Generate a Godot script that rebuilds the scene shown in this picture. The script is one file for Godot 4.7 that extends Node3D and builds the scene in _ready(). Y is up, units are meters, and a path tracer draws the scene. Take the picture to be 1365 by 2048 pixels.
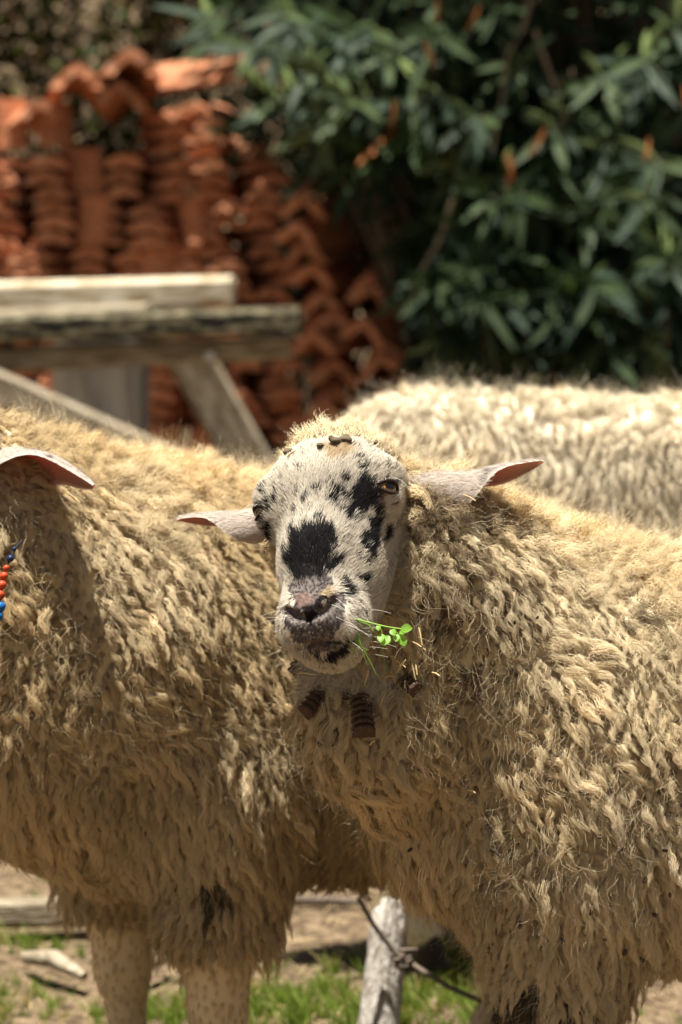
extends Node3D
# A dairy ewe with a spotted face looks at the camera, two more sheep behind her,
# a rough trestle table, piles of roof tiles and an oleander at the back of the yard.

const LENS := 0.17453            # tangent of half the vertical field of view
var cam: Camera3D
var rng := RandomNumberGenerator.new()
var noise := FastNoiseLite.new()
var M := {}
var taken := {}
var wool := {}
var fields := []                 # the bodies, to set small things on the fleece
var ewe_head: Transform3D

# ---------------------------------------------------------------- helpers
func at(u: float, v: float, d: float) -> Vector3:   # photo pixel and depth -> place
	return cam.transform * Vector3((u - 682.5) / 1024.0 * LENS * d, (1024.0 - v) / 1024.0 * LENS * d, -d)

func lin(r: float, g: float, b: float) -> Color:     # a real-world base colour
	return Color(r, g, b).linear_to_srgb()

func paint(r: float, g: float, b: float, rough := 0.85) -> StandardMaterial3D:
	var m := StandardMaterial3D.new()
	m.albedo_color = lin(r, g, b)
	m.roughness = rough
	m.metallic_specular = 0.3
	return m

func tinted(rough := 0.9, back := Color(0, 0, 0)) -> StandardMaterial3D:   # colour comes from the vertices
	var m := StandardMaterial3D.new()
	m.vertex_color_use_as_albedo = true
	m.roughness = rough
	m.metallic_specular = 0.2
	if back != Color(0, 0, 0):
		m.backlight_enabled = true
		m.backlight = back
	return m

func noise_tex(seed_: int, freq: float, stops: Array, size := 512, octaves := 4) -> NoiseTexture2D:
	var f := FastNoiseLite.new()
	f.seed = seed_
	f.frequency = freq
	f.fractal_octaves = octaves
	var g := Gradient.new()
	var off := PackedFloat32Array()
	var col := PackedColorArray()
	for s in stops:
		off.append(s[0])
		col.append(lin(s[1], s[2], s[3]))
	g.offsets = off
	g.colors = col
	var t := NoiseTexture2D.new()
	t.width = size
	t.height = size
	t.seamless = true
	t.noise = f
	t.color_ramp = g
	return t

func bumps(seed_: int, freq: float, size := 512, octaves := 5) -> NoiseTexture2D:
	var f := FastNoiseLite.new()
	f.seed = seed_
	f.frequency = freq
	f.fractal_octaves = octaves
	var t := NoiseTexture2D.new()
	t.width = size
	t.height = size
	t.seamless = true
	t.noise = f
	return t

func rough_stuff(tex: Texture2D, bump: Texture2D, scale: Vector3, depth: float, rough := 0.92) -> StandardMaterial3D:
	var m := StandardMaterial3D.new()
	m.albedo_texture = tex
	m.roughness = rough
	m.metallic_specular = 0.25
	m.uv1_triplanar = true
	m.uv1_scale = scale
	if bump:
		m.heightmap_enabled = true
		m.heightmap_texture = bump
		m.heightmap_scale = depth
	return m

func numbered(called: String) -> String:
	var n: int = taken.get(called, 0)
	taken[called] = n + 1
	return called if n == 0 else "%s_%03d" % [called, n]

func tag(o: Node3D, label: String, category: String, group := "", kind := "") -> void:
	if label:
		o.set_meta("label", label)
	if category:
		o.set_meta("category", category)
	if group:
		o.set_meta("group", group)
	if kind:
		o.set_meta("kind", kind)

func thing(called: String, where: Vector3, label: String, category: String, group := "") -> Node3D:
	var o := Node3D.new()
	o.name = numbered(called)
	add_child(o)
	o.position = where
	tag(o, label, category, group)
	return o

func put(called: String, mesh: Mesh, m: Material, parent: Node3D, where := Transform3D()) -> MeshInstance3D:
	var o := MeshInstance3D.new()
	o.name = numbered(called) if parent == self else called
	o.mesh = mesh
	if m:
		o.material_override = m
	parent.add_child(o, true)
	o.transform = where
	return o

func copies(called: String, mesh: Mesh, m: Material, parent: Node3D, where: Array, tints: Array = []) -> MultiMeshInstance3D:
	var mm := MultiMesh.new()
	mm.transform_format = MultiMesh.TRANSFORM_3D
	mm.use_colors = tints.size() > 0
	mm.mesh = mesh
	mm.instance_count = where.size()
	for i in where.size():
		mm.set_instance_transform(i, where[i])
		if tints.size():
			mm.set_instance_color(i, tints[i])
	var o := MultiMeshInstance3D.new()
	o.name = numbered(called) if parent == self else called
	o.multimesh = mm
	o.material_override = m
	o.set_meta("kind", "stuff")
	parent.add_child(o, true)
	return o

class Shape:   # collects triangles into one mesh
	var v := PackedVector3Array()
	var n := PackedVector3Array()
	var c := PackedColorArray()
	var uv := PackedVector2Array()
	var i := PackedInt32Array()
	var flat := false
	func vert(p: Vector3, nn: Vector3, col := Color(1, 1, 1), t := Vector2()) -> int:
		v.append(p)
		n.append(nn)
		c.append(col)
		uv.append(t)
		return v.size() - 1
	func tri(a: int, b: int, d: int) -> void:
		i.append(a)
		i.append(b)
		i.append(d)
	func quad(a: int, b: int, d: int, e: int) -> void:
		tri(a, b, d)
		tri(a, d, e)
	func arrays() -> Array:
		for k in range(0, i.size(), 3):   # front faces agree with their normals
			var f := (v[i[k + 2]] - v[i[k]]).cross(v[i[k + 1]] - v[i[k]])
			if f.dot(n[i[k]] + n[i[k + 1]] + n[i[k + 2]]) < 0.0:
				var keep := i[k + 1]
				i[k + 1] = i[k + 2]
				i[k + 2] = keep
		var a := []
		a.resize(Mesh.ARRAY_MAX)
		a[Mesh.ARRAY_VERTEX] = v
		a[Mesh.ARRAY_NORMAL] = n
		a[Mesh.ARRAY_COLOR] = c
		a[Mesh.ARRAY_TEX_UV] = uv
		a[Mesh.ARRAY_INDEX] = i
		return a
	func mesh(into: ArrayMesh = null) -> ArrayMesh:
		var m := into if into else ArrayMesh.new()
		m.add_surface_from_arrays(Mesh.PRIMITIVE_TRIANGLES, arrays())
		return m
	func smooth() -> void:   # normals from the triangles (front faces run clockwise)
		for k in n.size():
			n[k] = Vector3.ZERO
		for k in range(0, i.size(), 3):
			var f := (v[i[k + 2]] - v[i[k]]).cross(v[i[k + 1]] - v[i[k]])
			n[i[k]] += f
			n[i[k + 1]] += f
			n[i[k + 2]] += f
		for k in n.size():
			n[k] = n[k].normalized() if n[k].length_squared() > 1e-18 else Vector3.UP
	# a thin ribbon whose normals splay as if it were round
	func strand(pts: PackedVector3Array, w0: float, w1: float, face: Vector3, col: Color, col1 := Color(-1, 0, 0)) -> void:
		var last := pts.size() - 1
		var start := v.size()
		for k in last + 1:
			var t := float(k) / last
			var dir := (pts[mini(k + 1, last)] - pts[maxi(k - 1, 0)]).normalized()
			var side := dir.cross(face).normalized()
			var up := side.cross(dir).normalized()
			var w := lerpf(w0, w1, t) * 0.5
			var cc := col if col1.r < 0 else col.lerp(col1, t)
			v.append(pts[k] - side * w)
			v.append(pts[k] + side * w)
			n.append((up - side * 0.8).normalized())
			n.append((up + side * 0.8).normalized())
			c.append(cc)
			c.append(cc)
			uv.append(Vector2(0, t))
			uv.append(Vector2(1, t))
			if k > 0:
				var b := start + k * 2
				quad(b - 2, b - 1, b + 1, b)
	# a tube of changing radius; rings lie across the path
	func tube(pts: Array, radii: Array, sides: int, col := Color(1, 1, 1), squash := Vector2(1, 1), up0 := Vector3.UP, caps := true) -> void:
		var start := v.size()
		var last := pts.size() - 1
		for k in pts.size():
			var dir: Vector3 = (pts[mini(k + 1, last)] - pts[maxi(k - 1, 0)]).normalized()
			var up := up0 if absf(dir.dot(up0)) < 0.95 else Vector3(0.3, 0.1, 0.9)
			var x := dir.cross(up).normalized()
			var y := x.cross(dir).normalized()
			for s in sides:
				var a := TAU * s / sides
				var o := x * cos(a) * squash.x + y * sin(a) * squash.y
				vert(pts[k] + o * radii[k], o.normalized(), col, Vector2(float(s) / sides, float(k) / last))
			if k > 0:
				for s in sides:
					var p := start + (k - 1) * sides
					var s2 := (s + 1) % sides
					quad(p + s, p + s2, p + sides + s2, p + sides + s)
		if caps:
			for e in [0, last]:
				var dir: Vector3 = (pts[1] - pts[0]).normalized() * -1.0 if e == 0 else (pts[last] - pts[last - 1]).normalized()
				var m := vert(pts[e], dir, col)
				var ring := []
				for s in sides:
					ring.append(vert(v[start + e * sides + s], dir, col, Vector2(0.5, 0.5)))
				for s in sides:
					if e == 0:
						tri(m, ring[(s + 1) % sides], ring[s])
					else:
						tri(m, ring[s], ring[(s + 1) % sides])
	# a box with chamfered long edges, bent and worn a little by noise
	func plank(size: Vector3, bevel: float, cuts: int, wobble: float, f: FastNoiseLite, seed_: float) -> void:
		var prof := []
		var hy := size.y / 2
		var hz := size.z / 2
		var b := minf(bevel, minf(hy, hz) * 0.9)
		for s in [[-hz + b, -hy], [hz - b, -hy], [hz, -hy + b], [hz, hy - b], [hz - b, hy], [-hz + b, hy], [-hz, hy - b], [-hz, -hy + b]]:
			prof.append(Vector2(s[0], s[1]))
		var start := v.size()
		for k in cuts + 1:
			var x := -size.x / 2 + size.x * k / cuts
			for s in 8:
				var q: Vector2 = prof[s]
				var jig := Vector3(0, f.get_noise_3d(x * 9.0 + seed_, s * 40.0, 0), f.get_noise_3d(x * 9.0 + seed_, s * 40.0, 77)) * wobble
				var ends := f.get_noise_2d(s * 30.0, seed_ * 3.0) * wobble * 2.0 if k == 0 or k == cuts else 0.0
				vert(Vector3(x + ends, q.y, q.x) + jig, Vector3.UP, Color(1, 1, 1), Vector2(x, s / 8.0))
			if k > 0:
				for s in 8:
					var p := start + (k - 1) * 8
					var s2 := (s + 1) % 8
					quad(p + s, p + 8 + s, p + 8 + s2, p + s2)
		for e in [0, cuts]:
			var m := vert(Vector3(-size.x / 2 if e == 0 else size.x / 2, 0, 0), Vector3.UP)
			for s in 8:
				var a: int = start + e * 8 + s
				var d: int = start + e * 8 + (s + 1) % 8
				if e == 0:
					tri(m, a, d)
				else:
					tri(m, d, a)
		faceted(start)
	func faceted(_from: int) -> void:   # split every face so that edges stay crisp
		var v2 := PackedVector3Array()
		var n2 := PackedVector3Array()
		var c2 := PackedColorArray()
		var u2 := PackedVector2Array()
		var i2 := PackedInt32Array()
		for k in range(0, i.size(), 3):
			var f := (v[i[k + 2]] - v[i[k]]).cross(v[i[k + 1]] - v[i[k]]).normalized()
			for j in 3:
				i2.append(v2.size())
				v2.append(v[i[k + j]])
				n2.append(f)
				c2.append(c[i[k + j]])
				u2.append(uv[i[k + j]])
		v = v2
		n = n2
		c = c2
		uv = u2
		i = i2

# ---------------------------------------------------------------- soft bodies
class Field:   # tapered capsules and ellipsoids, joined by a smooth minimum
	var kind := PackedInt32Array()
	var a := PackedVector3Array()
	var b := PackedVector3Array()      # end of a capsule, radii of an ellipsoid
	var r := PackedVector2Array()
	var k := PackedFloat32Array()
	var cut_a := PackedVector3Array()
	var cut_b := PackedVector3Array()
	var cut_r := PackedVector2Array()
	var cut_k := PackedFloat32Array()
	func capsule(p: Vector3, q: Vector3, ra: float, rb: float, blend := 0.03) -> void:
		kind.append(0)
		a.append(p)
		b.append(q)
		r.append(Vector2(ra, rb))
		k.append(blend)
	func egg(p: Vector3, radii: Vector3, blend := 0.03) -> void:
		kind.append(1)
		a.append(p)
		b.append(radii)
		r.append(Vector2(minf(radii.x, minf(radii.y, radii.z)), 0))
		k.append(blend)
	func carve(p: Vector3, q: Vector3, ra: float, rb: float, blend := 0.006) -> void:
		cut_a.append(p)
		cut_b.append(q)
		cut_r.append(Vector2(ra, rb))
		cut_k.append(blend)
	func dist(p: Vector3) -> float:
		var d := 1e3
		for j in kind.size():
			var e: float
			if kind[j] == 0:
				var pa := p - a[j]
				var ba := b[j] - a[j]
				var h := clampf(pa.dot(ba) / ba.length_squared(), 0.0, 1.0)
				e = (pa - ba * h).length() - lerpf(r[j].x, r[j].y, h)
			else:
				var q := (p - a[j]) / b[j]
				var k0 := q.length()
				var k1 := (q / b[j]).length()
				e = k0 * (k0 - 1.0) / k1 if k1 > 1e-6 else -r[j].x
			var s := k[j]
			var w := maxf(s - absf(d - e), 0.0) / s
			d = minf(d, e) - w * w * s * 0.25
		for j in cut_a.size():
			var pa := p - cut_a[j]
			var ba := cut_b[j] - cut_a[j]
			var h := clampf(pa.dot(ba) / maxf(ba.length_squared(), 1e-9), 0.0, 1.0)
			var e := -((pa - ba * h).length() - lerpf(cut_r[j].x, cut_r[j].y, h))
			var s := cut_k[j]
			var w := maxf(s - absf(d - e), 0.0) / s
			d = maxf(d, e) + w * w * s * 0.25
		return d
	func slope(p: Vector3, e := 0.002) -> Vector3:
		return Vector3(dist(p + Vector3(e, 0, 0)) - dist(p - Vector3(e, 0, 0)), dist(p + Vector3(0, e, 0)) - dist(p - Vector3(0, e, 0)), dist(p + Vector3(0, 0, e)) - dist(p - Vector3(0, 0, e))).normalized()
	# surface nets, block by block, only where the surface passes
	func net(lo: Vector3, hi: Vector3, cell: float, s: Shape) -> void:
		var B := 6
		var nb := ((hi - lo) / (cell * B)).ceil()
		var ids := {}
		var quads := []
		var vals := PackedFloat32Array()
		var W := B + 1
		vals.resize(W * W * W)
		for bx in int(nb.x):
			for by in int(nb.y):
				for bz in int(nb.z):
					var o := lo + Vector3(bx, by, bz) * (cell * B)
					if absf(dist(o + Vector3.ONE * (cell * B * 0.5))) > cell * B * 1.05:
						continue
					for x in W:
						for y in W:
							for z in W:
								vals[(x * W + y) * W + z] = dist(o + Vector3(x, y, z) * cell)
					for x in B:
						for y in B:
							for z in B:
								var base := (x * W + y) * W + z
								var mask := 0
								var sum := Vector3.ZERO
								var count := 0
								for q in 8:
									if vals[base + ((q & 1) * W + ((q >> 1) & 1)) * W + (q >> 2)] < 0.0:
										mask |= 1 << q
								if mask == 0 or mask == 255:
									continue
								for q in 8:
									for ax in 3:
										if q & (1 << ax):
											continue
										var q2 := q | (1 << ax)
										var d0 := vals[base + ((q & 1) * W + ((q >> 1) & 1)) * W + (q >> 2)]
										var d1 := vals[base + ((q2 & 1) * W + ((q2 >> 1) & 1)) * W + (q2 >> 2)]
										if (d0 < 0.0) != (d1 < 0.0):
											var p0 := Vector3(q & 1, (q >> 1) & 1, q >> 2)
											var p1 := Vector3(q2 & 1, (q2 >> 1) & 1, q2 >> 2)
											sum += p0.lerp(p1, d0 / (d0 - d1))
											count += 1
								var g := Vector3i(bx * B + x, by * B + y, bz * B + z)
								ids[g] = s.vert(o + (Vector3(x, y, z) + sum / count) * cell, Vector3.UP)
								var d00 := vals[base]
								for ax in 3:
									var dd := vals[base + (W * W if ax == 0 else W if ax == 1 else 1)]
									if (d00 < 0.0) != (dd < 0.0):
										quads.append([g, ax, d00 < 0.0])
		for e in quads:
			var g: Vector3i = e[0]
			var ax: int = e[1]
			var du := Vector3i(0, 1, 0) if ax == 0 else Vector3i(0, 0, 1) if ax == 1 else Vector3i(1, 0, 0)
			var dv := Vector3i(0, 0, 1) if ax == 0 else Vector3i(1, 0, 0) if ax == 1 else Vector3i(0, 1, 0)
			if not (ids.has(g - du) and ids.has(g - dv) and ids.has(g - du - dv)):
				continue
			var i0: int = ids[g]
			var i1: int = ids[g - du]
			var i2: int = ids[g - du - dv]
			var i3: int = ids[g - dv]
			if e[2]:
				s.quad(i0, i3, i2, i1)
			else:
				s.quad(i0, i1, i2, i3)
	func aim(s: Shape, from: int, e := 0.002) -> void:
		for q in range(from, s.v.size()):
			s.n[q] = slope(s.v[q], e)
# ---------------------------------------------------------------- the scene
func _ready() -> void:
	rng.seed = 4711
	noise.seed = 9
	noise.frequency = 0.01
	noise.fractal_octaves = 3
	# camera
	cam = Camera3D.new()
	cam.name = "camera"
	add_child(cam)
	cam.position = Vector3(0, 1.12, 0)
	cam.rotation_degrees = Vector3(-6, 0, 0)
	cam.fov = 19.8
	cam.far = 200.0
	var lens := CameraAttributesPhysical.new()
	lens.frustum_focal_length = 103.0
	lens.frustum_focus_distance = 2.80
	lens.exposure_aperture = 6.3
	cam.attributes = lens
	cam.fov = 19.8
	# sky
	var sky_m := ProceduralSkyMaterial.new()
	sky_m.sky_top_color = Color(0.52, 0.56, 0.63)
	sky_m.sky_horizon_color = Color(0.82, 0.79, 0.73)
	sky_m.sky_curve = 0.18
	sky_m.ground_bottom_color = Color(0.35, 0.29, 0.22)
	sky_m.ground_horizon_color = Color(0.55, 0.50, 0.44)
	var sky := Sky.new()
	sky.sky_material = sky_m
	var env := Environment.new()
	env.background_mode = Environment.BG_SKY
	env.sky = sky
	env.background_energy_multiplier = 0.29
	env.tonemap_mode = Environment.TONE_MAPPER_LINEAR
	env.tonemap_exposure = 2.75
	env.sdfgi_enabled = true
	env.ssao_enabled = true
	env.ssil_enabled = true
	var we := WorldEnvironment.new()
	we.name = "environment"
	we.environment = env
	add_child(we)
	# sun: high over the yard, a little to the side of the tile pile
	var sun := DirectionalLight3D.new()
	sun.name = "sun"
	sun.light_energy = 1.6
	sun.light_color = Color(1.0, 0.98, 0.94)
	sun.light_angular_distance = 0.8
	sun.shadow_enabled = true
	add_child(sun)
	sun.look_at_from_position(Vector3(-0.12, 0.945, 0.06), Vector3.ZERO, Vector3.RIGHT)
	materials()
	make_wool()
	ground()
	back_of_yard()
	tile_piles()
	trestle_table()
	drum()
	post_and_litter()
	flock()
	small_things()

func materials() -> void:
	M.wool = tinted(0.95, Color(0.30, 0.28, 0.25).linear_to_srgb())
	M.wool.metallic_specular = 0.08
	M.skin = tinted(0.7)
	M.ear = tinted(0.75, lin(0.80, 0.22, 0.12))
	M.eye = tinted(0.16)
	M.eye.metallic_specular = 0.4
	M.eye.clearcoat_enabled = true
	M.eye.clearcoat = 0.5
	M.eye.clearcoat_roughness = 0.02
	M.tint = tinted(0.8)
	M.leaf = tinted(0.65, Color(0.5, 0.6, 0.3).linear_to_srgb())
	M.leaf.metallic_specular = 0.25
	M.grass = tinted(0.6, Color(0.6, 0.7, 0.3).linear_to_srgb())
	M.soil = rough_stuff(noise_tex(3, 0.02, [[0.0, 0.05, 0.036, 0.022], [0.35, 0.115, 0.08, 0.048], [0.6, 0.19, 0.135, 0.08], [1.0, 0.30, 0.22, 0.135]], 1024, 6), bumps(4, 0.03, 1024, 6), Vector3.ONE * 1.3, 2.5, 0.96)
	M.soil.uv1_world_triplanar = true
	for q in 4:
		var w: float = [0.9, 1.05, 0.75, 1.15][q]
		M["tile%d" % q] = rough_stuff(noise_tex(20 + q, 0.012, [[0.0, 0.10, 0.075, 0.055], [0.28, 0.39 * w, 0.160 * w, 0.085 * w], [0.55, 0.56 * w, 0.225 * w, 0.112 * w], [0.75, 0.60 * w, 0.275 * w, 0.15 * w], [1.0, 0.36, 0.32, 0.26]], 512, 5), bumps(30 + q, 0.05), Vector3.ONE * 3.0, 0.10, 0.93)
	M.wood_pale = rough_stuff(noise_tex(41, 0.012, [[0.0, 0.20, 0.13, 0.06], [0.35, 0.44, 0.35, 0.22], [0.6, 0.62, 0.54, 0.40], [1.0, 0.68, 0.62, 0.50]]), bumps(42, 0.04), Vector3(1.2, 7, 7), 0.4)
	M.wood_grey = rough_stuff(noise_tex(43, 0.012, [[0.0, 0.10, 0.08, 0.055], [0.4, 0.23, 0.185, 0.125], [0.7, 0.34, 0.29, 0.21], [1.0, 0.44, 0.39, 0.30]]), bumps(44, 0.04), Vector3(1.2, 8, 8), 0.5)
	M.wood_moss = rough_stuff(noise_tex(45, 0.010, [[0.0, 0.010, 0.010, 0.008], [0.46, 0.022, 0.020, 0.015], [0.54, 0.10, 0.085, 0.05], [0.75, 0.19, 0.165, 0.095], [1.0, 0.40, 0.36, 0.26]], 512, 4), bumps(46, 0.05), Vector3(2.2, 5, 5), 0.6)
	M.wood_post = rough_stuff(noise_tex(47, 0.012, [[0.0, 0.11, 0.085, 0.065], [0.35, 0.32, 0.27, 0.22], [0.5, 0.52, 0.48, 0.42], [1.0, 0.66, 0.62, 0.56]]), bumps(48, 0.04), Vector3(16, 2.2, 16), 0.6)
	M.bark = rough_stuff(noise_tex(49, 0.03, [[0.0, 0.05, 0.04, 0.03], [0.5, 0.14, 0.11, 0.085], [1.0, 0.24, 0.20, 0.16]]), null, Vector3.ONE * 8, 0)
	M.zinc = paint(0.42, 0.42, 0.42, 0.36)
	M.zinc.metallic = 0.9
	M.white = paint(0.72, 0.74, 0.76, 0.5)
	M.rust = rough_stuff(noise_tex(51, 0.03, [[0.0, 0.022, 0.014, 0.010], [0.5, 0.075, 0.045, 0.030], [1.0, 0.19, 0.125, 0.085]]), bumps(52, 0.06), Vector3.ONE * 30, 0.05, 0.7)
	M.dung = rough_stuff(noise_tex(53, 0.05, [[0.0, 0.08, 0.06, 0.04], [1.0, 0.27, 0.21, 0.14]]), bumps(54, 0.08), Vector3.ONE * 30, 0.15)
	M.bead_red = paint(0.42, 0.055, 0.018, 0.35)
	M.bead_blue = paint(0.012, 0.10, 0.30, 0.35)
	M.bead_navy = paint(0.010, 0.022, 0.06, 0.35)
	M.cord = paint(0.02, 0.02, 0.025, 0.9)
	M.wire = paint(0.13, 0.10, 0.075, 0.7)

# ---------------------------------------------------------------- the three sheep
func head_pose(where: Vector3, pitch: float, yaw: float, roll: float) -> Transform3D:
	var b := Basis(Vector3(0, 0, 1), deg_to_rad(roll)) * Basis(Vector3(0, 1, 0), deg_to_rad(yaw)) * Basis(Vector3(1, 0, 0), deg_to_rad(pitch))
	return Transform3D(cam.transform.basis * b, where)

func hit(hf: Field, H: Transform3D, u: float, v: float) -> Vector3:   # where a sight line meets the face, in the head's axes
	var inv := H.affine_inverse()
	var o := inv * cam.position
	var d := (inv * at(u, v, 3.0) - o).normalized()
	var t := 2.45
	for q in 90:
		var e := hf.dist(o + d * t)
		if e < 0.0004:
			return o + d * t
		t += maxf(e * 0.7, 0.0004)
		if t > 3.3:
			break
	return Vector3(9, 9, 9)

func on_fleece(which: int, u: float, v: float, proud: float) -> Vector3:   # where a sight line meets the wool
	var f: Field = fields[which][0]
	var inv: Transform3D = (fields[which][1] as Transform3D).affine_inverse()
	var o := inv * cam.position
	var d := (inv * at(u, v, 3.0) - o).normalized()
	var t := 2.3
	for q in 120:
		var e := f.dist(o + d * t) - proud
		if e < 0.001:
			break
		t += maxf(e * 0.8, 0.001)
		if t > 4.0:
			return at(u, v, 3.0)
	return cam.position + (at(u, v, 3.0) - cam.position).normalized() * t

func flock() -> void:
	# the ewe with the spotted face
	var ewe := thing("sheep", Vector3(0.040, 0, -3.03), "cream woolly sheep with black-spotted white face chewing a green sprig", "sheep", "sheep in the yard")
	var H := head_pose(at(653, 991, 2.86), -26, -18, 11)
	ewe_head = H
	var hf := head_field()
	var marks := []
	# [x, y, radius] in pixels of a close view of the face: u = 480 + x / 3.592, v = 840 + y / 3.592
	var wet := [[560, 1300, 22], [600, 1280, 20], [510, 1345, 22], [450, 1345, 16], [410, 1325, 14], [500, 1400, 42], [505, 1460, 16], [515, 1510, 10], [530, 1545, 9], [540, 1330, 18], [470, 1390, 22]]
	var sandy := [[620, 1250, 26], [640, 1225, 16], [700, 200, 70], [640, 215, 60], [760, 215, 55], [300, 270, 50], [255, 310, 40], [680, 255, 60]]
	var pink := [[470, 1295, 60], [420, 1285, 40], [620, 1345, 26], [590, 1600, 36], [540, 1605, 36], [640, 1590, 30], [1010, 600, 40], [1080, 420, 30]]
	var grizzle := [[500, 1200, 130], [400, 1190, 70], [600, 1170, 70], [520, 1450, 130], [400, 1420, 80], [640, 1420, 90], [690, 1330, 65], [430, 1530, 80], [600, 1530, 80], [700, 1290, 60], [350, 1370, 45], [520, 1640, 60], [760, 1610, 60], [660, 1640, 50], [700, 900, 30], [1000, 700, 60]]
	var black := [[500, 880, 80], [425, 895, 66], [565, 890, 62], [405, 840, 56], [500, 800, 62], [595, 795, 58], [560, 720, 32], [640, 850, 45], [405, 960, 76], [500, 960, 84], [585, 1000, 60], [350, 1010, 50], [410, 1060, 60], [640, 1060, 50], [600, 930, 50], [370, 800, 34], [330, 930, 34], [540, 1060, 70], [460, 1070, 60],
		[555, 515, 28], [465, 600, 26], [400, 668, 28], [690, 520, 42], [735, 560, 34], [660, 585, 34], [880, 360, 36], [855, 290, 24], [845, 200, 30], [1045, 330, 20], [1010, 290, 14], [970, 350, 18], [1050, 225, 36], [1140, 270, 36], [880, 105, 26], [960, 140, 22],
		[165, 520, 26], [190, 415, 18], [175, 400, 14], [240, 325, 16], [270, 545, 26], [268, 590, 24], [320, 600, 22], [100, 460, 40], [105, 510, 30], [205, 590, 30], [195, 640, 26], [230, 650, 22], [215, 365, 10], [260, 640, 14],
		[760, 440, 30], [900, 480, 55], [930, 560, 68], [830, 560, 50], [820, 640, 50], [770, 690, 40], [970, 620, 45], [880, 640, 40], [830, 730, 22], [1100, 620, 26], [1110, 560, 20], [880, 440, 32], [1000, 500, 30],
		[1060, 800, 42], [1040, 850, 40], [960, 800, 56], [900, 850, 50], [970, 900, 58], [940, 970, 50], [880, 910, 36], [900, 1040, 36], [845, 1000, 18], [700, 1010, 34], [770, 1220, 52], [740, 1165, 30], [890, 1150, 38], [870, 1220, 18], [842, 1140, 20], [820, 780, 20], [860, 700, 20], [1050, 770, 24], [930, 740, 30],
		[220, 800, 46], [245, 900, 40], [255, 980, 26], [190, 720, 26], [230, 850, 40], [235, 760, 30], [300, 1150, 22], [305, 1275, 20], [322, 1495, 14], [300, 880, 14],
		[640, 1690, 36], [600, 1700, 22], [735, 1655, 38], [560, 1685, 20], [812, 1575, 18], [815, 1385, 14], [885, 1360, 20], [680, 1690, 30]]
	for group in [[wet, 4], [sandy, 5], [pink, 3], [black, 1], [grizzle, 2]]:
		for m in group[0]:
			var p := hit(hf, H, 480 + m[0] / 3.592, 840 + m[1] / 3.592)
			if p.x < 5.0:
				marks.append([p, m[2] / 3.592 * LENS / 1024.0 * 2.85 * 1.1, group[1]])
	sheep(ewe, {"head": H, "seed": 11, "y": 0.545, "ry": 0.200, "rz": 0.185, "rise": 0.0, "length": 1.02, "track": 0.085, "cell": 0.003, "fur": 0.0026, "spacing": 0.0097, "shag": 0.88, "lead": 0.19, "sock": 0.25, "whiskers": 30,
		"wool": Color(0.665, 0.55, 0.355), "marks": marks,
		"throat": [at(790, 1130, 2.965), at(775, 1440, 2.955), 0.055, 0.078],
		"stains_and_tints": [[at(880, 1030, 2.93), 0.03, Color(0.16, 0.11, 0.065)], [at(925, 1090, 2.92), 0.03, Color(0.17, 0.12, 0.07)], [at(890, 1180, 2.90), 0.03, Color(0.26, 0.185, 0.11)], [at(985, 1235, 2.86), 0.012, Color(0.07, 0.045, 0.028)], [at(960, 1330, 2.85), 0.02, Color(0.2, 0.14, 0.09)], [at(1060, 2015, 3.0), 0.026, Color(0.03, 0.024, 0.018)], [at(1160, 2045, 3.0), 0.026, Color(0.04, 0.03, 0.022)], [at(1290, 1230, 2.85), 0.015, Color(0.12, 0.085, 0.05)]],  # below the ear a plain brown tint; at the belly black dirt
		"ears": [
			{"root": Vector3(0.068, 0.020, -0.050), "tip": at(1087, 924, 2.93), "out0": Vector3(0, 0.75, 0.65), "out1": Vector3(0, 0.80, -0.62), "half": 0.027, "droop": 0.006},
			{"root": Vector3(-0.066, 0.012, -0.045), "tip": at(357, 1040, 3.00), "out0": Vector3(0, 0.75, 0.65), "out1": Vector3(0, 0.85, -0.5), "half": 0.022, "droop": 0.002}]})
	# the one with the bead collar, standing askew behind her
	var second := thing("sheep", Vector3(-0.437, 0, -3.153), "tan woolly sheep wearing a red and blue bead collar", "sheep", "sheep in the yard")
	second.rotation.y = atan2(0.57, 0.82)
	var H2 := head_pose(at(-150, 886, 3.10), -22, -10, -4)
	sheep(second, {"head": H2, "seed": 23, "y": 0.590, "ry": 0.217, "rz": 0.185, "rise": -0.035, "length": 0.86, "hind": 0.84, "track": 0.105, "cell": 0.005, "fur": 0.005, "spacing": 0.0104, "shag": 0.90, "lead": 0.29, "sock": 0.285, "whiskers": 8,
		"wool": Color(0.625, 0.505, 0.315), "marks": [],
		"throat": [], "stains_and_tints": [[at(425, 1760, 3.15), 0.024, Color(0.028, 0.022, 0.016)]],
		"ears": [
			{"root": Vector3(0.058, 0.012, -0.052), "tip": at(188, 972, 3.04), "out0": Vector3(0, 0.92, -0.4), "out1": Vector3(0, 0.72, -0.72), "half": 0.038, "droop": -0.008},
			{"root": Vector3(-0.058, 0.012, -0.052), "tip": at(-420, 960, 3.08), "out0": Vector3(0, 0.9, 0.4), "out1": Vector3(0, 0.85, -0.5), "half": 0.028, "droop": -0.006}]})
	# the far one, turned the other way
	var third := thing("sheep", Vector3(1.04, 0, -4.32), "pale greyish woolly sheep standing behind the spotted-face sheep", "sheep", "sheep in the yard")
	third.rotation.y = PI
	var H3 := head_pose(at(1840, 860, 4.25), -22, 30, 0)
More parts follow.
